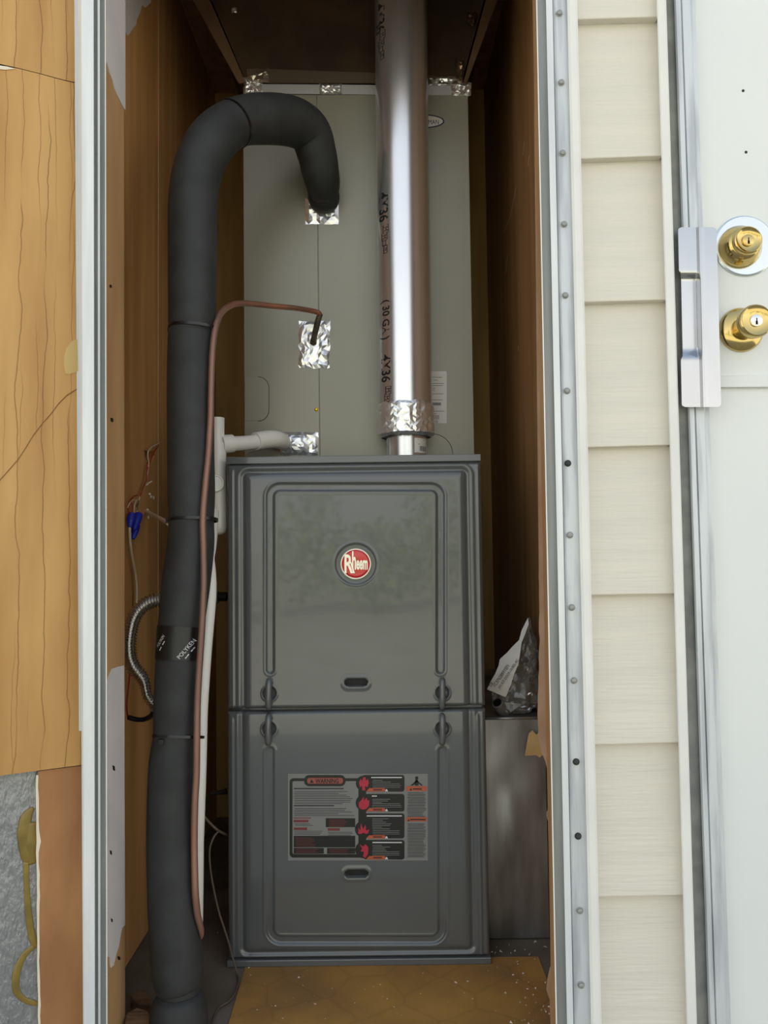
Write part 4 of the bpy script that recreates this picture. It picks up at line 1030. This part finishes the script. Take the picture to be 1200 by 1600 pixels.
# cream pipe stub sticking out of the wall, with crumbled filler around it
ps = thing('cable_stub', 'short cream cable stub poking from the wall beside the blue wire nuts', 'cable', wall_pt(231, 800))
v, f = sweep([wall_pt(231, 799)+Vector((-.004, 0, 0)), P(264, 818, 1.30)], .0042, 14); autosmooth(new_obj('sheath', v, f, M['conduit'], ps), 50)
rnd = random.Random(4)
for a_, b_, s_ in ((231, 797, 3.2), (232, 808, 3), (234, 772, 3), (240, 778, 3), (236, 776, 3.6)):
    v = []; 
    bm_ = bmesh.new(); bmesh.ops.create_icosphere(bm_, subdivisions=1, radius=.0032*s_/3)
    cpt = wall_pt(a_, b_, XL+.0015)
    for x in bm_.verts: x.co = cpt + Vector((x.co.x*.6*(.7+.6*rnd.random()), x.co.y*(.7+.9*rnd.random()), x.co.z*(.7+.8*rnd.random())))
    vv = [x.co.copy() for x in bm_.verts]; bm_.verts.index_update(); ff = [tuple(q.index for q in fc.verts) for fc in bm_.faces]; bm_.free()
    new_obj('filler_crumb', vv, ff, M['chip'], ps)
cb = thing('thermostat_cable', 'thin brown cable looping from behind the furnace side down to the floor', 'cable', PZ(343, 1570, 0.003))
tube('cable', [(314, 1270, 1.30, .0024), (320, 1277, 1.305, .0024), (330, 1288, 1.31, .0024), (340, 1297, 1.315, .0024), (349, 1302, 1.33, .0024), (356, 1305, 1.36, .0024)], M['cable'], cb, 6, 10)
cq = [P(341, 1299, 1.313), P(334, 1308, 1.305), P(328, 1325, 1.30), (P(328, 1350, 1.298)), P(333, 1385, 1.297), P(342, 1425, 1.298), P(350, 1450, 1.3), P(358, 1475, 1.303), P(364, 1498, 1.302), PZ(371, 1522, .003), PZ(372, 1536, .003), PZ(366, 1553, .003), PZ(357, 1565, .003), PZ(346, 1571, .003), PZ(338, 1580, .003), PZ(331, 1600, .003), PZ(327, 1620, .003)]
v, f = sweep([Vector(x) for x in catmull(cq, 8)], .0018, 10); new_obj('cable', v, f, M['cable'], cb, True)
tube('grommet', [(330, 1240, 1.40, .004), (344, 1238, 1.40, .004), (353.5, 1236, 1.40, .006)], M['iron'], fur, 4, 12)

# ================================================================ DUCT AND BAG ON THE RIGHT
DX0, DX1 = FX1+0.004, XR-0.002
YDU = 1.405
zdt = P(800, 1122, YDU).z
du = thing('return_duct', 'dull galvanised metal duct standing in the gap beside the furnace', 'duct', Vector(((DX0+DX1)/2, 1.6, 0)))
nx, nz = 16, 44; v = []; f = []
for j in range(nz+1):
    for i in range(nx+1):
        s_, t_ = i/nx, j/nz; x = DX0+(DX1-DX0)*s_; z = zdt*t_
        dnt = 0.006*noise.noise(Vector((s_*2.2, t_*5, 1.7)))*math.sin(math.pi*s_)*math.sin(math.pi*t_) + .004*math.sin(math.pi*s_)*math.sin(math.pi*t_)
        v.append(Vector((x, YDU - dnt, z+.001)))
for j in range(nz):
    for i in range(nx):
        a_ = j*(nx+1)+i; f.append((a_, a_+1, a_+nx+2, a_+nx+1))
new_obj('front_sheet', v, f, M['galv_dull'], du, True)
bevel(MB().box(DX0, DX1, YDU+.001, 1.97, .001, zdt).build('duct_body', M['galv_dull'], du), .003)
v, f = sweep([Vector((DX0, YDU-.001, zdt)), Vector((DX1, YDU-.001, zdt))], .0026, 10); new_obj('folded_edge', v, f, M['galv_dull'], du, True)
tpz = lambda a, b, o=.0: P(a, b, YDU-.008-o)
tpp = [(826, 1146), (832, 1141), (838, 1148), (842, 1144), (846, 1150), (852, 1160), (850, 1178), (843, 1184), (838, 1180), (820, 1181), (822, 1168)]
o = MB().prism([tpz(a, b, .001) for a, b in tpp], [tpz(a, b) for a, b in tpp]).build('kraft_scrap', M['tanpaper']); tag(o, 'torn tan paper scrap stuck on the galvanised duct', 'paper scrap')

bg_ = thing('plastic_bag', 'crumpled clear plastic parts bag with printed white label, resting on the duct', 'plastic bag', Vector((P(800, 1118, 1.45).x, 1.45, zdt)))
# outline ring by ring, from the tied top down to the folded bottom
rings = [(966, 826, 829, .004), (985, 820, 832, .008), (1005, 812, 838, .014), (1030, 797, 841, .022), (1055, 783, 841, .028), (1080, 772, 842, .032), (1100, 772, 839, .030), (1112, 780, 826, .024), (1120, 786, 812, .014)]
v = []; f = []; sg = 28
fine = catmull([(a_, b_, c_, d_) for a_, b_, c_, d_ in rings], 4)
for j, (py, xa, xb, dp) in enumerate(fine):
    yc = 1.445
    A_, B_ = P(xa, py, yc), P(xb, py, yc); cc = (A_+B_)/2; hw = (B_.x-A_.x)/2
    for k in range(sg):
        t_ = 2*math.pi*k/sg; n_ = 1+.28*noise.noise(Vector((math.cos(t_)*2.2, math.sin(t_)*2.2, j*.33)))+.10*noise.noise(Vector((math.cos(t_)*6, math.sin(t_)*6, j*.9)))
        p = Vector((cc.x+math.cos(t_)*hw*n_, yc+math.sin(t_)*dp*n_, cc.z+.004*noise.noise(Vector((k*.6, j*.5, 9)))))
        p.x = min(max(p.x, FX1+.0045), XR-.001); p.z = max(p.z, zdt+.004)
        v.append(p)
for j in range(len(fine)-1):
    for k in range(sg):
        k2 = (k+1) % sg; f.append((j*sg+k, j*sg+k2, (j+1)*sg+k2, (j+1)*sg+k))
f.append(tuple(range(sg))); f.append(tuple((len(fine)-1)*sg+k for k in range(sg)))
new_obj('film', v, f, M['film'], bg_, False)
def bS(x, y, o=0.0):
    u = ((x-800)*.42+(y-1040)*-.9)/70; yy = 1.402+.012*abs((y-1050)/60)+.004*math.sin(x*.09+y*.05)
    return P(x, y, yy-o)
lpoly = [(761, 1077), (766, 1066), (774, 1052), (779, 1040), (781, 1030), (792, 1020), (801, 1010), (811, 1000), (815, 985), (825, 965), (826, 975), (820, 992), (815, 1004), (813, 1018), (812, 1025), (810, 1037), (804, 1052), (798, 1070), (791, 1088), (789, 1089)]
# strip mesh across the paper so that it bends with the bag
tri = tessellate_polygon([[Vector((a, b, 0)) for a, b in lpoly]])
mb = MB(); mb.add([bS(a, b, .001) for a, b in lpoly], [tuple(t_) for t_ in tri]); mb.add([bS(a, b, .0) for a, b in lpoly], [tuple(reversed(t_)) for t_ in tri])
k = len(lpoly); mb.add([bS(a, b, .001) for a, b in lpoly]+[bS(a, b, .0) for a, b in lpoly], [(i, (i+1) % k, k+(i+1) % k, k+i) for i in range(k)])
pl_ = mb.build('paper_label', M['paper'], bg_)
lettering('1C3762899YEN', lambda x, y: bS(x, y, .0022), 783, 1055.5, 8, M['ink'], pl_, ang=-56, wx=.78)
lettering('(XV KIT DOOR-OLIED, AC', lambda x, y: bS(x, y, .0022), 794, 1053, 6.2, M['ink'], pl_, ang=-57, wx=.75)
lettering('DE', lambda x, y: bS(x, y, .0022), 767.5, 1069, 6.5, M['ink'], pl_, ang=-57, wx=.9)
ip = [(786, 1097), (816, 1100), (798, 1113)]
o = MB().prism([P(a, b, 1.424) for a, b in ip], [P(a, b, 1.4255) for a, b in ip]).build('folded_leaflet', M['paper']); tag(o, 'small folded white leaflet in the bottom of the plastic bag', 'paper')
o_ = thing('pipe_fitting', 'grey round cap fitting lying in the bottom of the plastic bag', 'fitting', P(783, 1112, 1.43))
a_ = P(777, 1098, 1.417); ax = (P(788, 1115, 1.437)-a_)
L_ = ax.length
v, f = lathe([(0, .0085), (.0005, .0105), (L_*.9, .0115), (L_, .010)], a_, axis=ax, seg=24); autosmooth(new_obj('cap', v, f, mat('grey plastic cap', (120, 118, 116), .45), o_), 40)
v, f = lathe([(-.0004, .0084), (-.0002, .0070), (.0, .001)], a_, axis=ax, seg=24); new_obj('bore', v, f, M['black'], o_)

# ================================================================ FLOOR DEBRIS
rnd = random.Random(8)
mb = MB()
def chip(p, s):
    v = [(p.x+(rnd.random()-.5)*s*1.5, p.y+(rnd.random()-.5)*s*1.5, p.z+.0002) for _ in range(3)] + [(p.x, p.y, p.z+s*.6)]
    mb.add(v, [(0, 1, 2), (0, 1, 3), (1, 2, 3), (2, 0, 3)])
for a_, b_, s_ in ((776, 1490, .006), (781, 1487, .006), (797, 1477, .004), (799, 1490, .004), (829, 1493, .007), (836, 1472, .006), (852, 1481, .006), (712, 1536, .005), (731, 1534, .0035), (595, 1539, .003), (606, 1561, .003), (798, 1598, .005), (739, 1561, .003), (389, 1512, .003), (392, 1524, .003), (380, 1545, .003), (467, 1527, .003), (473, 1540, .003), (518, 1545, .0025), (430, 1572, .0025), (402, 1578, .0025), (508, 1592, .0025), (336, 1406, .004), (340, 1458, .004)):
    chip(PZ(a_, b_, 0), s_)
for _ in range(160):
    a_, b_ = rnd.uniform(360, 860), rnd.uniform(1512, 1640); p = PZ(a_, b_, 0)
    if p.x < XJR-.004 and p.y < 1.31: chip(p, rnd.uniform(.0006, .0018))
for _ in range(60):
    p = Vector((rnd.uniform(FX1+.008, XR-.005), rnd.uniform(1.16, 1.38), 0)); chip(p, rnd.uniform(.001, .004))
o = mb.build('plaster_crumbs', M['chip']); tag(o, 'pale plaster crumbs scattered over the closet floor', 'debris', kind='stuff')
def scrap(poly, z, h, lab_):
    v1 = [PZ(a, b, z) for a, b in poly]
    o = MB().prism([p+Vector((0, 0, h)) for p in v1], [Vector((p.x, p.y, 0.0)) for p in v1]).build('wood_scrap', M['scrap']); bevel(o, .002, 1)
    tag(o, lab_, 'wood scrap', 'wood scraps beside the black pipe')
scrap([(203, 1562), (222, 1556), (224, 1551), (228, 1558), (236, 1568), (235, 1577), (216, 1576)], .012, .008, 'splintered flat wood scrap wedged behind the foot of the black pipe')
scrap([(197, 1596), (214, 1586), (232, 1592), (238, 1604), (236, 1640), (190, 1640)], .02, .012, 'rough brown wood offcut in front of the foot of the black pipe')

# ================================================================ GREENERY ACROSS THE YARD (it shows in the furnace enamel)
rnd = random.Random(12)
v = []; f = []
def bush(cx, cy, rx, hh, n_, s0_, s1_, zb_=-.65):
    for _ in range(n_):
        a_ = rnd.uniform(0, 2*math.pi); e = rnd.uniform(-1, 1); r_ = rnd.random()**.4
        q_ = Vector((cx+math.cos(a_)*math.sqrt(1-e*e)*r_*rx, cy+math.sin(a_)*math.sqrt(1-e*e)*r_*rx, zb_+hh*.5+e*r_*hh*.5))
        s_ = rnd.uniform(s0_, s1_); d1_ = Vector((rnd.gauss(0, 1), rnd.gauss(0, 1), rnd.gauss(0, 1))).normalized()*s_; d2_ = Vector((rnd.gauss(0, 1), rnd.gauss(0, 1), rnd.gauss(0, 1))).normalized()*s_*.6
        b0 = len(v); v.extend([q_-d1_, q_+d2_, q_+d1_, q_-d2_]); f.append((b0, b0+1, b0+2, b0+3))
for k in range(17): bush(-12+k*1.5+rnd.uniform(-.5, .5), -10-rnd.uniform(0, 5), rnd.uniform(.3, .9), rnd.uniform(1.6, 4.2), 520, .06, .16)
o = new_obj('shrub_foliage', v, f, M['leaf']); tag(o, 'green sunlit shrub foliage across the yard facing the closet', 'foliage', kind='stuff')
